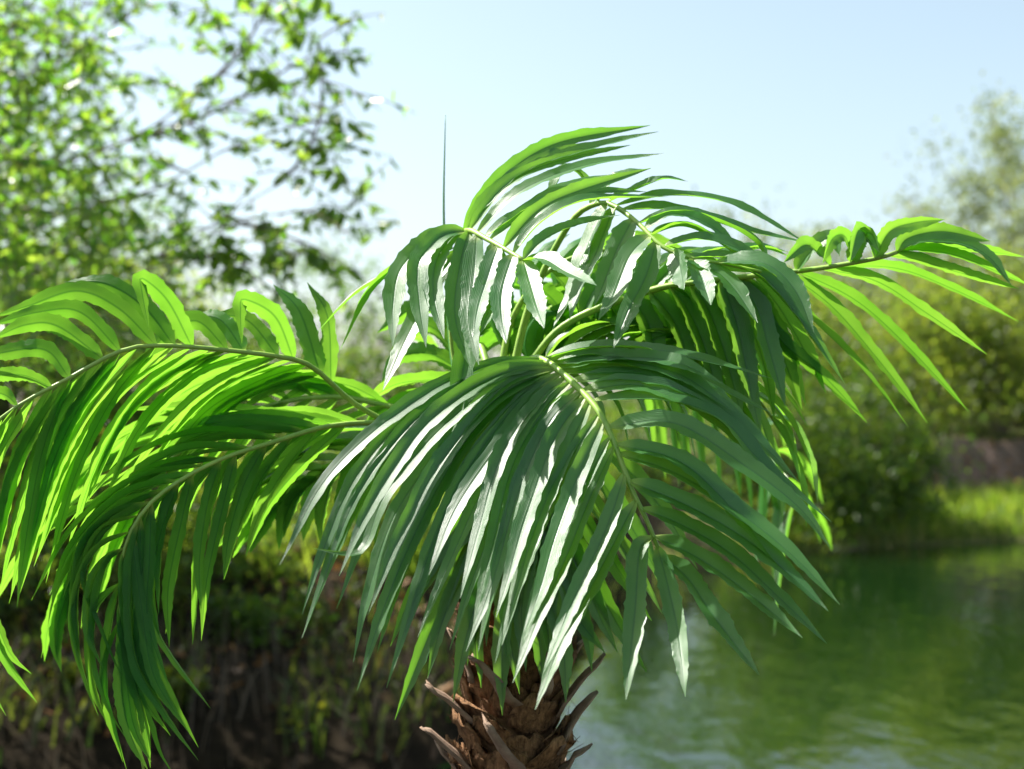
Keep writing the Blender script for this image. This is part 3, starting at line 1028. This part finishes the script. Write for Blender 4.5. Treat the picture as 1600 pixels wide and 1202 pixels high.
    def grow(self, n, t0, t1, side, L, width, ahead=0.6, droop=0.5, jit=0.12, hint=None):
        """leaflets grown along the stem to one side, bending under their weight"""
        side = Vector(side).normalized()
        for i in range(n):
            t = t0 + (t1 - t0) * (i + rnd.uniform(-.25, .25)) / max(1, n - 1)
            k = min(39, max(0, int(t * 40)))
            b = self.pts[k].lerp(self.pts[k + 1], min(1, max(0, t * 40 - k)))
            rt = (self.pts[k + 1] - self.pts[k]).normalized()
            sd_ = (side - rt * side.dot(rt)).normalized()
            d = (rt * ahead + sd_ + Vector((rnd.gauss(0, jit), rnd.gauss(0, jit), rnd.gauss(0, jit)))).normalized()
            l = L * rnd.uniform(0.85, 1.1)
            p = [b]
            for q in range(1, 5):
                s = q / 4
                p.append(b + d * l * s * (1 - 0.25 * droop * s) + Vector((0, 0, -1)) * droop * l * s * s * 0.62)
            self.blade(p, width, hint)


# --- crown fronds, back to front -------------------------------------------------
# right rear frond, seen out of focus behind the others
f = Frond([(800, 600, 2.56), (900, 545, 2.75), (1020, 550, 3.1), (1130, 600, 3.4), (1200, 680, 3.55), (1240, 790, 3.6)], .008, .002, (0.2, 0.3, 0.9))
f.grow(13, .36, 1.0, (-0.35, -0.6, -0.75), .27, .026, .55, .55)
f.grow(13, .36, 1.0, (0.5, 0.7, 0.25), .27, .026, .6, .8)
# rear fronds going away from the camera
f = Frond([(790, 600, 2.56), (840, 500, 2.7), (930, 460, 3.0), (1040, 500, 3.25)], .008, .002, (0.0, 0.3, 0.95))
f.grow(10, .25, 1.0, (-0.5, 0.7, 0.2), .28, .026, .6, .6)
f.grow(10, .25, 1.0, (0.5, -0.7, -0.2), .28, .026, .6, .6)
f = Frond([(770, 600, 2.54), (740, 520, 2.66), (690, 500, 2.9), (620, 540, 3.1)], .008, .002, (0.0, 0.3, 0.95))
f.grow(9, .25, 1.0, (0.5, 0.7, 0.3), .28, .026, .6, .6)
# left rear frond with lens shaped leaflets lit from behind
f = Frond([(760, 640, 2.54), (735, 610, 2.58), (720, 560, 2.62), (712, 490, 2.66), (716, 440, 2.72)], .007, .002, (0.0, 0.75, 0.65), 0.05)
for p in [[(721, 562), (680, 515), (650, 512), (612, 545)], [(724, 585), (670, 553), (620, 560), (595, 600)], [(728, 600), (670, 595), (610, 605), (556, 645)],
          [(735, 612), (660, 620), (600, 640), (566, 668)], [(716, 530), (680, 480), (640, 485), (590, 520)], [(720, 555), (760, 500), (800, 490), (850, 520)],
          [(722, 575), (780, 530), (830, 530), (890, 570)], [(714, 500), (760, 450), (800, 440), (850, 470)], [(714, 470), (770, 430), (830, 420), (890, 440)]]:
    f.leaf(p, 30)
# young upright fronds in the heart of the crown
f = Frond([(790, 610, 2.5), (805, 540, 2.54), (850, 470, 2.6), (930, 420, 2.68), (1010, 420, 2.75)], .007, .002, (0.1, 0.4, 0.9), 0.03)
f.between([[(800, 560), (830, 500), (870, 470), (900, 480)], [(850, 470), (900, 440), (960, 450), (1000, 500)], [(930, 420), (990, 430), (1050, 480), (1080, 560)]], 8, 26)
f.between([[(800, 560), (770, 500), (770, 450), (800, 420)], [(850, 470), (830, 430), (850, 390), (890, 370)], [(930, 420), (950, 390), (1010, 370), (1080, 380)]], 7, 26)
f = Frond([(800, 620, 2.48), (850, 550, 2.5), (920, 510, 2.52), (1000, 495, 2.55), (1080, 520, 2.6)], .007, .002, (0.1, 0.3, 0.9), 0.0)
f.between([[(830, 580), (880, 540), (930, 540), (980, 570)], [(900, 520), (960, 500), (1030, 520), (1090, 580)], [(1000, 495), (1060, 500), (1130, 550), (1180, 630)]], 8, 27)
f.between([[(830, 580), (820, 530), (840, 490), (880, 480)], [(900, 520), (910, 480), (950, 460), (1010, 460)], [(1000, 495), (1030, 470), (1090, 470), (1150, 500)]], 7, 26)

# right frond: long thin leaflets hanging and a curled tip
f8 = Frond([(800, 610, 2.5), (880, 510, 2.48), (1013, 455, 2.44), (1100, 440, 2.4), (1170, 432, 2.38), (1236, 425, 2.35), (1290, 418, 2.33), (1369, 404, 2.3), (1402, 394, 2.29)], .008, .0035, (0.1, 0.45, 0.85), -0.04,
           'frond reaching far right with a curled tip')
for p in [[(1400, 394), (1450, 386), (1520, 390), (1602, 402)], [(1398, 395), (1440, 392), (1500, 402), (1612, 448)], [(1378, 403), (1430, 406), (1490, 424), (1593, 452)],
          [(1300, 417), (1400, 420), (1495, 455), (1592, 503)], [(1277, 420), (1369, 440), (1448, 490), (1542, 554)], [(1249, 424), (1337, 470), (1416, 540), (1514, 644)],
          [(1236, 426), (1300, 480), (1370, 560), (1449, 661)], [(1200, 430), (1274, 505), (1345, 575), (1419, 667)], [(1160, 434), (1217, 528), (1290, 591), (1355, 661)]]:
    f8.leaf(p, 24, hint=(0.25, 0.55, 0.8), dy=0.03)
for p in [[(1364, 401), (1390, 362), (1430, 348), (1476, 343)], [(1400, 392), (1420, 372), (1473, 362), (1547, 377)], [(1398, 393), (1440, 378), (1500, 380), (1545, 402), (1580, 446)],
          [(1366, 403), (1352, 370), (1340, 362), (1328, 410)], [(1324, 410), (1320, 370), (1300, 374), (1285, 412)], [(1252, 422), (1275, 385), (1302, 373), (1312, 400)],
          [(1290, 416), (1272, 390), (1255, 384), (1225, 410)], [(1325, 410), (1345, 372), (1362, 366), (1375, 395)]]:
    f8.leaf(p, 24, hint=(0.1, -0.6, 0.75), dy=-0.05)
# its broad near leaflets, hanging in front of the crown
for p in [[(1013, 452), (1045, 490), (1065, 530), (1080, 600)], [(1045, 448), (1075, 485), (1100, 540), (1128, 640)], [(1080, 442), (1105, 480), (1135, 560), (1160, 660)],
          [(1110, 438), (1140, 480), (1160, 560), (1189, 680)], [(1150, 435), (1180, 475), (1200, 540), (1227, 635)], [(1130, 436), (1150, 500), (1165, 570), (1178, 640)],
          [(990, 462), (1010, 500), (1025, 550), (1035, 610)]]:
    f8.leaf(p, 36, hint=(0.15, -0.85, 0.35), dy=-0.04, fold=0.5)

f8.between([[(960, 480), (985, 520), (1000, 570), (1005, 630)], [(1040, 448), (1080, 500), (1105, 570), (1120, 650)], [(1120, 438), (1165, 490), (1195, 560), (1215, 650)], [(1180, 432), (1215, 480), (1250, 540), (1290, 620)]], 10, 30, 10, hint=(0.1, 0.5, 0.8), dy=0.04)
f8.between([[(900, 490), (940, 440), (985, 410), (1040, 400)], [(1013, 455), (1060, 410), (1110, 395), (1170, 400)], [(1120, 438), (1160, 405), (1200, 395), (1250, 410)]], 9, 26, 12, hint=(0.1, -0.3, 0.9), dy=0.05)
f = Frond([(795, 610, 2.5), (860, 560, 2.46), (960, 540, 2.44), (1070, 555, 2.46), (1170, 610, 2.5), (1230, 690, 2.54)], .007, .002, (0.1, -0.2, 0.95), 0.0)
f.between([[(850, 565), (890, 590), (930, 630), (950, 690)], [(960, 542), (1010, 580), (1060, 640), (1085, 720)], [(1070, 555), (1120, 600), (1160, 660), (1180, 740)], [(1200, 650), (1225, 700), (1240, 760), (1245, 830)]], 12, 26, 12)
f.between([[(850, 565), (880, 530), (930, 510), (990, 520)], [(960, 542), (1010, 515), (1070, 515), (1130, 545)], [(1070, 555), (1130, 545), (1190, 570), (1240, 630)], [(1200, 650), (1240, 670), (1265, 720), (1280, 790)]], 12, 26, 12)
f = Frond([(780, 600, 2.52), (800, 500, 2.52), (850, 430, 2.5), (920, 395, 2.5), (1000, 395, 2.52), (1080, 430, 2.56)], .007, .002, (0.1, -0.2, 0.95), 0.0)
f.between([[(800, 510), (830, 520), (860, 550), (875, 600)], [(870, 415), (900, 450), (920, 500), (925, 560)], [(980, 392), (1010, 430), (1030, 480), (1035, 540)], [(1070, 425), (1100, 460), (1120, 510), (1130, 560)]], 11, 27, 12, hint=(0, 0.5, 0.8))

# left upper frond, lit from behind
f3 = Frond([(770, 640, 2.52), (640, 665, 2.5), (560, 635, 2.46), (490, 575, 2.40), (440, 558, 2.36), (330, 545, 2.30), (250, 540, 2.26), (190, 548, 2.23), (110, 590, 2.2), (0, 655, 2.18), (-80, 760, 2.17), (-115, 890, 2.17)],
           .006, .002, (-0.1, 0.65, 0.72), 0.05, 'bright backlit frond arching to the left')
for p in [[(40, 630), (0, 615), (-60, 612)], [(68, 602), (30, 586), (-40, 592)], [(107, 585), (70, 547), (0, 552), (-45, 565)], [(150, 562), (90, 510), (40, 508), (-12, 530)],
          [(189, 546), (125, 488), (60, 488), (-14, 508)], [(233, 540), (185, 482), (120, 455), (45, 478), (-10, 495)], [(275, 540), (225, 480), (165, 443), (100, 441)],
          [(357, 543), (308, 502), (262, 522), (236, 552), (212, 602)], [(395, 550), (345, 500), (303, 492)], [(434, 556), (385, 500), (325, 492)], [(500, 580), (468, 487), (427, 445)], [(528, 602), (512, 495), (480, 441)]]:
    f3.leaf(p, 29, roll=rnd.gauss(0, .08), fold=0.28, hint=(-0.45, 0.62, 0.65))
f3.leaf([(305, 544), (262, 470), (222, 435), (222, 455), (233, 516)], 30, dy=-0.09, roll=0, twist=0, fold=0.25, hint=(-0.45, 0.62, 0.65))
f3.leaf([(465, 566), (430, 495), (382, 468), (376, 485), (378, 537)], 28, dy=-0.09, roll=0, twist=0, fold=0.25, hint=(-0.45, 0.62, 0.65))
f3.between([[(528, 605), (470, 596), (400, 625), (330, 690)], [(490, 580), (400, 598), (320, 640), (255, 715)], [(441, 562), (350, 588), (275, 645), (200, 740)], [(380, 550), (290, 580), (200, 660), (135, 790)],
            [(294, 545), (200, 610), (130, 720), (75, 870)], [(220, 545), (140, 640), (80, 770), (35, 930)], [(160, 560), (90, 660), (45, 790), (10, 920)], [(90, 605), (30, 710), (0, 800), (-30, 930)], [(20, 650), (-40, 740), (-70, 850), (-90, 960)]],
           29, 25, 15, hint=(-0.6, 0.42, 0.7), dy=-0.02, fold=0.16)
for p in [[(-100, 850), (-30, 960), (15, 1040), (58, 1098)], [(-100, 850), (-20, 950), (15, 1020), (49, 1053)], [(-110, 880), (-50, 1000), (-20, 1060), (10, 1119)]]:
    f3.leaf(p, 20, hint=(-0.5, -0.6, 0.4))

# left lower frond, arching over and hanging straight down
f4 = Frond([(780, 660, 2.5), (620, 660, 2.48), (520, 665, 2.42), (430, 690, 2.34), (340, 720, 2.28), (260, 765, 2.22), (215, 812, 2.2), (192, 870, 2.2), (188, 948, 2.2), (198, 1035, 2.2), (213, 1130, 2.2), (226, 1215, 2.2)],
           .0055, .002, (-0.3, -0.5, 0.8), -0.03, 'shaded frond bending over and hanging straight down on the left')
for p in [[(540, 664), (434, 650), (315, 636), (184, 641)], [(500, 670), (400, 660), (300, 665), (200, 690)], [(470, 680), (370, 680), (260, 710), (160, 760)], [(430, 690), (330, 690), (230, 730), (120, 800)],
          [(390, 702), (300, 715), (200, 770), (110, 850)], [(340, 720), (250, 740), (170, 800), (95, 890)], [(300, 742), (220, 770), (150, 830), (84, 916)], [(260, 765), (190, 790), (130, 850), (98, 935)],
          [(230, 795), (170, 810), (126, 870), (119, 990), (133, 1060), (154, 1119)], [(215, 815), (160, 830), (135, 900), (160, 980), (191, 1060)], [(200, 850), (165, 890), (147, 997), (164, 1088), (200, 1160)],
          [(190, 900), (170, 1000), (168, 1095), (192, 1191)], [(188, 960), (165, 1050), (180, 1130), (200, 1210)]]:
    f4.leaf(p, 20, hint=rnd.choice([(-0.3, 0.45, 0.8), (-0.6, 0.2, 0.7), (-0.5, 0.6, 0.6)]))
for p in [[(530, 668), (470, 700), (400, 740), (345, 800)], [(480, 680), (430, 715), (385, 770), (360, 830)], [(440, 690), (390, 730), (350, 790), (325, 880)], [(400, 705), (350, 740), (315, 850), (301, 1007)],
          [(340, 722), (300, 770), (275, 880), (259, 990)], [(300, 745), (262, 790), (250, 880), (248, 960)], [(280, 760), (235, 810), (225, 920), (255, 1004), (329, 1107)], [(250, 780), (215, 840), (215, 930), (241, 1039), (310, 1168)],
          [(225, 805), (205, 900), (210, 1025), (255, 1110), (310, 1188)], [(200, 850), (200, 960), (225, 1060), (262, 1130)], [(190, 930), (205, 1040), (225, 1120), (235, 1200)], [(192, 990), (190, 1080), (205, 1150), (232, 1205)], [(200, 1050), (225, 1110), (245, 1170), (270, 1210)]]:
    f4.leaf(p, 20, hint=rnd.choice([(0.2, 0.6, 0.7), (-0.4, 0.5, 0.7), (-0.7, 0.5, 0.4)]))
f4.between([[(560, 662), (450, 640), (330, 655), (215, 720)], [(460, 682), (340, 670), (220, 720), (120, 830)], [(360, 715), (250, 720), (150, 790), (75, 910)], [(280, 752), (190, 780), (110, 860), (70, 960)],
            [(220, 810), (150, 850), (118, 940), (135, 1040)], [(190, 900), (150, 960), (150, 1060), (175, 1130)]], 13, 19, 18, hint=(-0.5, 0.4, 0.7))
f4.between([[(540, 664), (480, 720), (430, 780), (400, 850)], [(430, 692), (390, 760), (360, 850), (345, 930)], [(340, 722), (310, 800), (290, 900), (285, 985)], [(250, 775), (240, 860), (240, 960), (275, 1060)],
            [(200, 850), (215, 960), (235, 1060), (290, 1140)], [(190, 960), (205, 1060), (225, 1140), (260, 1200)]], 14, 19, 18, hint=(-0.2, 0.7, 0.6))
# another frond hanging behind these two, seen through their gaps
f = Frond([(780, 650, 2.54), (640, 640, 2.6), (520, 620, 2.62), (400, 640, 2.64), (290, 700, 2.62), (180, 800, 2.6), (110, 920, 2.6)], .007, .002, (-0.3, 0.5, 0.8), 0.02)
f.between([[(600, 632), (540, 660), (480, 720), (440, 790)], [(460, 628), (400, 670), (350, 740), (310, 830)], [(330, 675), (270, 720), (220, 800), (190, 890)], [(200, 780), (150, 830), (110, 910), (90, 990)], [(130, 880), (90, 950), (70, 1010), (70, 1060)]], 16, 24, 14, fold=0.3)
f.between([[(600, 632), (540, 600), (480, 600), (420, 630)], [(460, 628), (390, 600), (320, 610), (250, 660)], [(330, 675), (250, 660), (170, 690), (100, 760)], [(200, 780), (130, 790), (60, 850), (20, 930)]], 13, 24, 14, fold=0.3)
# a short frond under them, its leaflets hanging lit from behind
f5 = Frond([(790, 670, 2.53), (660, 680, 2.56), (570, 705, 2.6), (490, 750, 2.62), (430, 800, 2.64)], .007, .002, (-0.2, 0.6, 0.75), 0.02)
f5.between([[(620, 690), (600, 740), (590, 800), (585, 850)], [(570, 705), (540, 750), (530, 800), (530, 850)], [(520, 730), (480, 770), (465, 810), (458, 838)], [(480, 755), (440, 790), (420, 830), (409, 867)], [(440, 790), (400, 810), (370, 830), (345, 850)]], 10, 27, 6)
f5.between([[(640, 682), (560, 675), (500, 690), (430, 720)], [(560, 708), (490, 705), (430, 730), (370, 770)], [(490, 750), (440, 755), (390, 780), (345, 820)]], 7, 24, 8, hint=(0, -0.3, 0.9))

# lower front frond, mostly hidden behind the front one
f2 = Frond([(800, 640, 2.46), (835, 640, 2.42), (852, 700, 2.38), (845, 770, 2.36), (835, 850, 2.35)], .007, .003, (-0.1, -0.8, 0.5), -0.03)
for p in [[(848, 740), (740, 830), (680, 970), (617, 1125)], [(845, 780), (770, 880), (730, 990), (708, 1097)], [(838, 830), (800, 900), (785, 1010), (785, 1118)], [(845, 760), (790, 850), (755, 930), (730, 1040)],
          [(848, 700), (740, 790), (650, 920), (610, 1010)], [(852, 700), (900, 790), (960, 880), (1018, 970)], [(850, 740), (900, 850), (950, 950), (1010, 1050)], [(845, 790), (890, 900), (915, 980), (925, 1050)],
          [(838, 840), (860, 930), (880, 1010), (884, 1098)], [(850, 690), (920, 730), (990, 830), (1050, 940)], [(852, 710), (910, 770), (975, 860), (1035, 960)], [(847, 770), (895, 870), (935, 960), (965, 1020)], [(852, 680), (940, 700), (1030, 790), (1090, 890)],
          [(850, 720), (800, 800), (765, 900), (760, 1010)], [(847, 770), (830, 860), (815, 950), (822, 1050)], [(845, 790), (860, 880), (855, 960), (862, 1040)], [(848, 750), (770, 830), (700, 950), (668, 1060)], [(846, 780), (810, 870), (795, 970), (812, 1085)], [(842, 810), (850, 900), (842, 980), (848, 1070)], [(848, 740), (790, 820), (745, 930), (752, 1075)], [(845, 800), (880, 890), (900, 960), (945, 1020)], [(850, 710), (780, 780), (690, 880), (640, 960)]]:
    f2.leaf(p, 30)

# upper right frond with leaflets hanging and folding over
f7 = Frond([(795, 610, 2.48), (830, 470, 2.46), (890, 350, 2.42), (935, 318, 2.38), (965, 325, 2.35), (1000, 352, 2.3), (1033, 384, 2.26), (1068, 400, 2.24), (1130, 412, 2.22), (1190, 425, 2.21)], .008, .0025, (0.1, -0.6, 0.78), -0.05,
           'upper frond leaning right with folded leaflets')
for p in [[(945, 320), (920, 380), (895, 455), (863, 516)], [(985, 340), (965, 390), (945, 440), (929, 477)], [(1030, 382), (1010, 430), (985, 480), (958, 545)], [(1052, 394), (1062, 415), (1069, 453)], [(1076, 402), (1095, 430), (1111, 477)],
          [(1073, 401), (1120, 425), (1150, 455), (1184, 505)], [(1110, 408), (1190, 410), (1240, 450), (1272, 521)], [(960, 324), (930, 400), (905, 450), (890, 500)], [(1010, 365), (985, 400), (960, 460), (935, 500)]]:
    f7.leaf(p, 33, dy=-0.10, fold=0.45, sunny=rnd.choice((0.2, -0.25, 0.5)))
for p in [[(965, 325), (1052, 306), (1150, 322), (1269, 386)], [(975, 330), (1060, 330), (1160, 360), (1266, 381)], [(1000, 352), (1060, 335), (1130, 350), (1185, 385), (1182, 412), (1130, 410), (1042, 383)], [(1005, 355), (1050, 335), (1105, 350), (1165, 397)],
          [(1015, 365), (1070, 355), (1130, 385), (1200, 440)], [(1040, 388), (1100, 375), (1170, 400), (1240, 470)], [(950, 322), (1010, 290), (1040, 280), (1075, 284)], [(1085, 404), (1150, 405), (1210, 430), (1262, 500)], [(1120, 410), (1180, 430), (1240, 490), (1300, 570)],
          [(930, 320), (900, 270), (875, 275), (853, 325)], [(920, 325), (950, 290), (970, 275), (1017, 264)], [(1150, 418), (1200, 440), (1250, 500), (1320, 600)]]:
    f7.leaf(p, 25, hint=(0.15, -0.45, 0.85), dy=-0.02)

# upper left frond: rises from the heart, bends forward, white lit leaflets hanging
f6 = Frond([(740, 640, 2.5), (712, 560, 2.5), (706, 480, 2.47), (711, 400, 2.41), (728, 361, 2.34), (765, 376, 2.27), (818, 407, 2.2)], .008, .0035, (-0.25, -0.75, 0.55), -0.05, 'upper frond bent forward with pale sunlit leaflets')
for p in [[(712, 382), (676, 368), (613, 424), (550, 465), (494, 521)], [(716, 372), (680, 368), (630, 412), (581, 457), (532, 546)]]:
    f6.leaf(p, 22, hint=(-0.5, 0.1, 0.8))
for p in [[(722, 365), (676, 375), (628, 419), (615, 475), (614, 542)], [(730, 362), (690, 370), (655, 412), (656, 475), (666, 543)], [(728, 362), (704, 373), (681, 410), (678, 460), (694, 530)], [(735, 364), (720, 410), (711, 492), (737, 578)],
          [(745, 368), (742, 420), (735, 500), (748, 570)], [(781, 388), (764, 430), (748, 480), (739, 530)], [(805, 400), (786, 450), (784, 490), (791, 537)], [(816, 408), (828, 440), (838, 475), (850, 513)], [(818, 405), (850, 405), (885, 425), (932, 446)],
          [(730, 362), (735, 460), (720, 600), (676, 750)], [(770, 382), (775, 420), (768, 470), (752, 520)], [(712, 392), (690, 430), (640, 520), (598, 610)]]:
    f6.leaf(p, 31, dy=-0.16, fold=0.5, sunny=0.28)
for p in [[(725, 362), (777, 286), (865, 226), (1016, 196)], [(730, 362), (760, 318), (830, 261), (945, 226), (1029, 206)], [(735, 364), (790, 290), (865, 254), (985, 227)], [(745, 368), (812, 300), (917, 258), (1037, 240)],
          [(765, 376), (850, 318), (930, 300), (1010, 300)], [(788, 388), (840, 330), (900, 300), (1017, 263)], [(800, 397), (850, 345), (917, 314), (1045, 308)], [(816, 406), (850, 375), (900, 353), (970, 336)], [(755, 372), (820, 330), (890, 290), (960, 272)]]:
    f6.leaf(p, 23, hint=(0.2, -0.35, 0.85), dy=0.06)

# front frond, nearest the camera
f1 = Frond([(800, 610, 2.46), (815, 575, 2.4), (848, 562, 2.3), (915, 618, 2.2), (950, 670, 2.15), (985, 760, 2.12), (1010, 812, 2.11), (1033, 868, 2.11)], .0085, .003, (-0.35, -0.7, 0.6), -0.03, 'front frond drooping towards the camera, sunlight glinting on its leaflets')
for p in [[(845, 563), (740, 580), (630, 640), (514, 744), (437, 883)], [(850, 565), (760, 580), (650, 640), (560, 740), (505, 860), (472, 960)], [(855, 568), (780, 580), (680, 640), (580, 750), (520, 870), (472, 997)],
          [(860, 572), (790, 590), (690, 670), (605, 770), (572, 850), (545, 866), (490, 857)], [(865, 576), (790, 600), (700, 690), (620, 800), (575, 930), (552, 1035)], [(868, 580), (800, 610), (720, 700), (650, 830), (600, 950), (558, 1079)],
          [(875, 585), (820, 620), (740, 720), (680, 840), (640, 960), (604, 1075)], [(878, 588), (830, 630), (770, 710), (710, 800), (670, 899)], [(885, 595), (840, 630), (785, 710), (748, 830), (719, 935)],
          [(893, 602), (850, 640), (800, 730), (768, 860), (738, 985)], [(903, 612), (860, 660), (810, 770), (770, 910), (728, 1018)], [(912, 622), (870, 680), (825, 800), (795, 900), (775, 965)], [(920, 635), (880, 720), (835, 830), (805, 930), (784, 1009)],
          [(938, 662), (905, 740), (868, 840), (845, 920), (815, 1000)], [(952, 700), (925, 770), (885, 870), (840, 970), (801, 1067)], [(973, 745), (950, 820), (900, 930), (848, 1053)], [(985, 780), (935, 895), (880, 1000), (836, 1109)],
          [(862, 574), (770, 590), (670, 660), (585, 780), (530, 900)], [(870, 582), (780, 620), (690, 720), (620, 850), (575, 960)]]:
    f1.leaf(p, 27, dy=-0.22, sunny=0.30, fold=rnd.uniform(0.42, 0.58))
for p in [[(850, 560), (930, 543), (1040, 550), (1207, 592)], [(855, 564), (940, 556), (1050, 575), (1204, 645)], [(870, 575), (960, 565), (1060, 585), (1150, 645)], [(880, 585), (970, 575), (1075, 600), (1165, 665), (1230, 742)],
          [(895, 598), (990, 590), (1090, 615), (1180, 685), (1248, 753)], [(912, 612), (1000, 602), (1100, 640), (1185, 715), (1260, 792)], [(925, 628), (1035, 624), (1126, 655), (1192, 725), (1299, 816)], [(948, 662), (1056, 662), (1175, 736), (1250, 795), (1297, 856)],
          [(862, 570), (950, 560), (1050, 565), (1130, 600)]]:
    f1.leaf(p, 33, dy=-0.12, sunny=rnd.uniform(0.35, 0.75), fold=0.5)
for p in [[(969, 710), (1060, 742), (1157, 803), (1240, 870), (1312, 945)], [(984, 759), (1070, 788), (1157, 837), (1230, 895), (1294, 955)], [(1005, 799), (1060, 818), (1140, 864), (1220, 937), (1292, 1006)], [(1025, 845), (1090, 872), (1160, 920), (1254, 997)],
          [(1033, 866), (1075, 905), (1114, 962), (1186, 1055)], [(960, 690), (1060, 720), (1140, 790), (1220, 880), (1290, 948)]]:
    f1.leaf(p, 36, dy=-0.14, sunny=rnd.uniform(0.3, 0.6), fold=0.5)
f1.between([[(852, 566), (770, 582), (660, 640), (560, 760), (500, 900)], [(868, 580), (800, 620), (710, 720), (640, 850), (590, 1000)], [(885, 595), (830, 650), (765, 750), (705, 880), (655, 1000)],
            [(908, 617), (860, 690), (810, 800), (770, 910), (745, 1010)], [(945, 680), (905, 770), (860, 870), (822, 960), (795, 1045)]], 9, 24, 12, dy=-0.18, sunny=0.3)
f1.leaf([(1030, 860), (1045, 920), (1060, 990), (1071, 1089)], 31, dy=-0.16, sunny=0.35, fold=0.55)
f1.leaf([(1020, 840), (1000, 860), (992, 960), (978, 1093)], 33, dy=-0.18, sunny=0.35, fold=0.6)

# the unopened spear leaf
sp = catmull([P(735, 640, 2.52), P(712, 590, 2.56), P(701, 500, 2.6), P(693.5, 340, 2.62), P(696, 180, 2.64)], 30)
vs, fs = tube(sp, [0.0042 * (1 - 0.85 * (i / 30) ** 1.5) for i in range(31)], 7)
obj('spear_leaf', vs, fs, M_SPEAR, PALM, True)
print('leaflets', Frond.count)
